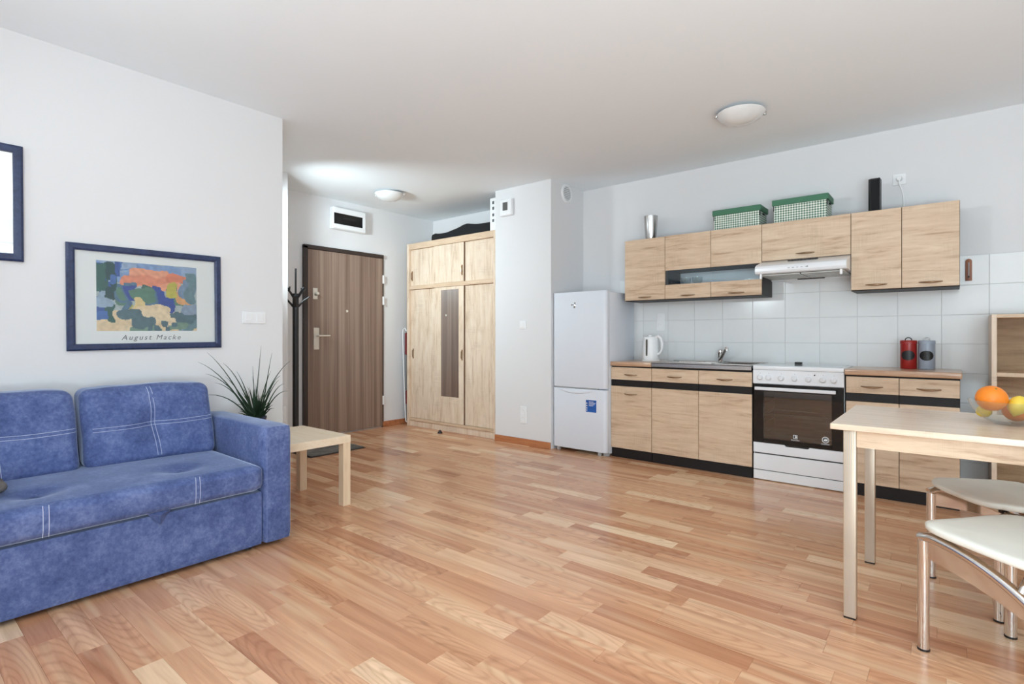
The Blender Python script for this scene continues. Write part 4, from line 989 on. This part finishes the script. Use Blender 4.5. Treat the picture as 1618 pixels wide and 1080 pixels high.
for i in range(NU):
    for j in range(NV):
        u, v = (i + .5) / NU, (j + .5) / NV
        wu = u + .05 * noise.noise(Vector((u * 6, v * 6, 1))); wv_ = v + .05 * noise.noise(Vector((u * 6, v * 6, 7)))
        c = (224, 198, 160) if v < .3 else (170, 180, 180)
        for bu, bv, ru, rv, bc in blobs:
            if ((wu - bu) / ru) ** 4 + ((wv_ - bv) / rv) ** 4 < 1: c = bc
        n_ = 1 + .22 * noise.noise(Vector((u * 24, v * 18, 3)))
        cols.append(tuple(min(1, x * n_) for x in s2l(c)))
        a = i * (NV + 1) + j; fs.append((a, a + NV + 1, a + NV + 2, a + 1))
me = bpy.data.meshes.new('picture_print'); me.from_pydata(vs, [], fs)
ca = me.color_attributes.new('print', 'FLOAT_COLOR', 'CORNER'); fl_ = []
for c in cols:
    for _ in range(4): fl_ += [*c, 1.0]
ca.data.foreach_set('color', fl_)
k = NT('watercolour_print'); an = k.add('ShaderNodeAttribute', attribute_name='print'); k.link(an.outputs['Color'], k.b.inputs['Base Color']); k.set(Roughness=0.6)
me.materials.append(k.m); o = bpy.data.objects.new('picture_print', me); COL.objects.link(o); o.parent = po
text('August Macke', .040, Matrix.Translation((.0072, .005, -.232)) @ Matrix.Rotation(R_(90), 4, 'Z') @ Matrix.Rotation(R_(90), 4, 'X'), 'lettering', 'ink', po, shear=.28, space=1.32, extrude=.0002)
mi = thing('wall_mirror', 'blue-framed wall mirror at the left edge, cut off by the photo', 'mirror', (XL, .17, 1.745), rot=(R_(.4), 0, 0))
frame_box(mi, -.355, .355, -.288, .288, .038, .022)
MB().box(.004, .010, -.322, .322, -.255, .255).build('mirror_glass', 'mirror', mi, 0)

# ------------------------------------------------------------------ dining table, fruit, chairs
dt = thing('dining_table', 'oak-topped dining table with flat champagne metal legs at the right', 'table', (0, 2.75, 0))
X0, X1, Y0, Y1, ZT = -.366, .36, 2.40, 3.125, .748
MB().box(X0, X1, Y0, Y1, ZT - .022, ZT, .0015).build('tabletop', 'oakTab', dt)
for a, b, c_, d in ((X0 + .085, X1 - .085, Y0 + .022, Y0 + .040), (X0 + .085, X1 - .085, Y1 - .040, Y1 - .022)): MB().box(a, b, c_, d, .662, ZT - .0225).build('apron', 'oakX', dt)
for a in (X0 + .05, X1 - .068): MB().box(a, a + .018, Y0 + .06, Y1 - .06, .662, ZT - .0225).build('apron', 'oakX', dt)
for a in (X0 + .042, X1 - .084):
    for b in (Y0 + .016, Y1 - .058):
        lg_ = MB().box(a, a + .042, b, b + .040, .006, ZT - .0225, .003, 2)
        lo = lg_.build('leg', 'alu', dt, 30)
        MB().box(a + .001, a + .041, b + .001, b + .039, 0, .006).build('foot_cap', 'black', lo, 0)
        for k in range(5): MB().box(a + .007 + k * .0068, a + .0082 + k * .0068, b - .0004, b + .001, .01, ZT - .026).build('groove', 'offgrey', lo, 0)
FB = Vector((.178, 2.80, ZT))
fbw = MB().lathe([(0, .0005), (.052, .0005), (.056, .004), (.085, .022), (.115, .055), (.129, .088), (.1305, .0925), (.127, .0925), (.112, .058), (.083, .026), (.052, .008), (0, .007)], FB, 40).build('fruit_bowl', 'bowl', None, 60)
fbw['label'] = 'clear glass fruit bowl on the dining table'; fbw['category'] = 'bowl'
def fruit(name, kind, c, r, label, mat, rot=(0, 0, 0), group=None):
    t = thing(name, label, 'fruit', c, rot=rot, group=group, local=True)
    if kind == 'orange':
        MB().lathe([(0, -r * .97)] + [(r * math.sin(R_(a)), -r * .97 * math.cos(R_(a)) if a < 165 else r * .955) for a in range(12, 170, 12)] + [(0, r * .93)], (0, 0, 0), 28).build('peel', mat, t, 60)
        MB().lathe([(0, r * .96), (r * .06, r * .955), (r * .09, r * .93)], (0, 0, 0), 10).build('stem_scar', plain('stem_scar', (110, 120, 50), 0.7), t, 60)
    else:
        MB().lathe([(0, -r * 1.42), (r * .10, -r * 1.40), (r * .2, -r * 1.28), (r * .42, -r * 1.1), (r * .78, -r * .7), (r * .97, -r * .25), (r, .0), (r * .96, r * .3), (r * .76, r * .74), (r * .40, r * 1.08), (r * .16, r * 1.2), (0, r * 1.22)], (0, 0, 0), 24).build('peel', mat, t, 60)
        MB().lathe([(0, r * 1.235), (r * .09, r * 1.225), (r * .12, r * 1.19)], (0, 0, 0), 10).build('stem_scar', plain('stem_scar', (110, 120, 50), 0.7), t, 60)
    return t
def fp_(r, f, z): return FB + Rv * r + Fv * f + Vector((0, 0, z - ZT))
fruit('orange', 'orange', fp_(-.077, 0, .849), .049, 'large orange on top of the fruit bowl, its left one', 'orange', (.5, .3, 0), 'oranges in the glass bowl')
fruit('orange', 'orange', fp_(.037, .020, .801), .044, 'orange at the bottom of the glass bowl, partly behind the lemon', 'orange', (1.1, .6, 0), 'oranges in the glass bowl')
fruit('lemon', 'lemon', fp_(-.011, -.037, .826), .031, 'yellow lemon on top of the bowl, right of the large orange', 'lemon', (.25, .1, 1.0), 'lemons in the glass bowl')
fruit('lemon', 'lemon', fp_(-.064, .048, .793), .024, 'yellow lemon low in the glass bowl, under the large orange', 'lemon', (1.35, 0, R_(39)), 'lemons in the glass bowl')

def chair():
    t = thing('dining_chair', '', 'chair', local=True)
    LX, ZL, TT = .19, .385, .51
    for s_ in (-1, 1):
        lo = MB().tube([(s_ * LX, 0, .006), (s_ * LX, 0, ZL - .004)], .0175, 16).build('leg', 'chrome', t, 60)
        MB().lathe([(0, 0), (.0185, 0), (.0185, .007), (0, .007)], (s_ * LX, 0, 0), 16).build('foot_cap', 'black', lo, 40)
        arc = [(s_ * LX, .012, ZL)] + [(s_ * LX, -TT * math.sin(R_(a)), ZL * math.cos(R_(a)) + .012 * math.cos(R_(a))) for a in range(3, 90, 3)] + [(s_ * LX, -TT, .006)]
        ra = MB().tube(arc, .0165, 14, up=(1, 0, 0)).build('side_rail', 'chrome', t, 60)
        # flat web plate under the front half of the rail
        top = [(-.512 * math.sin(R_(a)), ZL * math.cos(R_(a))) for a in range(0, 58, 4)]
        y1, z1 = top[-1]
        bot = [(-.012 + (y1 + .012) * i / 8, (ZL - .062) + (z1 - ZL + .062) * i / 8 + .018 * math.sin(math.pi * i / 8)) for i in range(8)]
        MB().prism(top + bot[::-1], 'X', s_ * LX - .003, s_ * LX + .003).build('web_plate', 'chrome', ra, 20)
        MB().lathe([(0, 0), (.0175, 0), (.0175, .007), (0, .007)], (s_ * LX, -TT, 0), 14).build('foot_cap', 'black', ra, 40)
    for yy, zz in ((-.06, .398), (-.30, .385)):
        cb = MB().tube([(-LX, yy, zz if yy > -.1 else .335), (-LX + .03, yy, zz), (LX - .03, yy, zz), (LX, yy, zz if yy > -.1 else .335)], .009, 10).build('cross_bar', 'chrome', t, 60)
        for x in (-.13, 0, .13): MB().box(x - .012, x + .012, yy - .012, yy + .012, zz - .004, .417, .003).build('rubber_pad', 'black', cb)
    def seatf(q, u):
        p = q.copy()
        ex = max(abs(u.x), abs(u.y))
        # rounded square plan with softly bowed sides
        rr = (abs(u.x) ** 4.2 + abs(u.y) ** 4.2) ** (1 / 4.2)
        if rr > 1e-6:
            k_ = ex / rr; p.x *= k_; p.y *= k_
        p.z += .010 * (u.x ** 2 - .4) * (1 if u.z > 0 else .8) + .006 * u.y
        return p
    MB().rbox((0, -.195, .4245), (.228, .222, .0135), .0125, 22, seatf).build('seat', 'leath', t, 60)
    for s_ in (-1, 1):
        MB().tube([(s_ * .16, -.40, .41), (s_ * .165, -.44, .50), (s_ * .17, -.475, .70), (s_ * .17, -.50, .86)], .011, 12).build('back_post', 'chrome', t, 60)
    MB().rbox((0, -.495, .79), (.2, .012, .11), .011, 14, lambda q, u: Vector((q.x, q.y - .03 * (1 - u.x ** 2) - .12 * q.z, q.z))).build('backrest', 'leath', t, 60)
    return t
c1 = chair(); c2 = copy_tree(c1)
for c_, (x, y_), rz, lab in ((c1, (.045, 2.492), 50.7, 'white leather chrome chair nearest the camera, before the dining table'),
                             (c2, (.035, 2.916), 124.0, 'white leather chrome chair pushed under the dining table, the farther one')):
    c_.location = (x, y_, 0); c_.rotation_euler = (0, 0, R_(rz)); c_['label'] = lab; c_['group'] = 'white leather dining chairs'
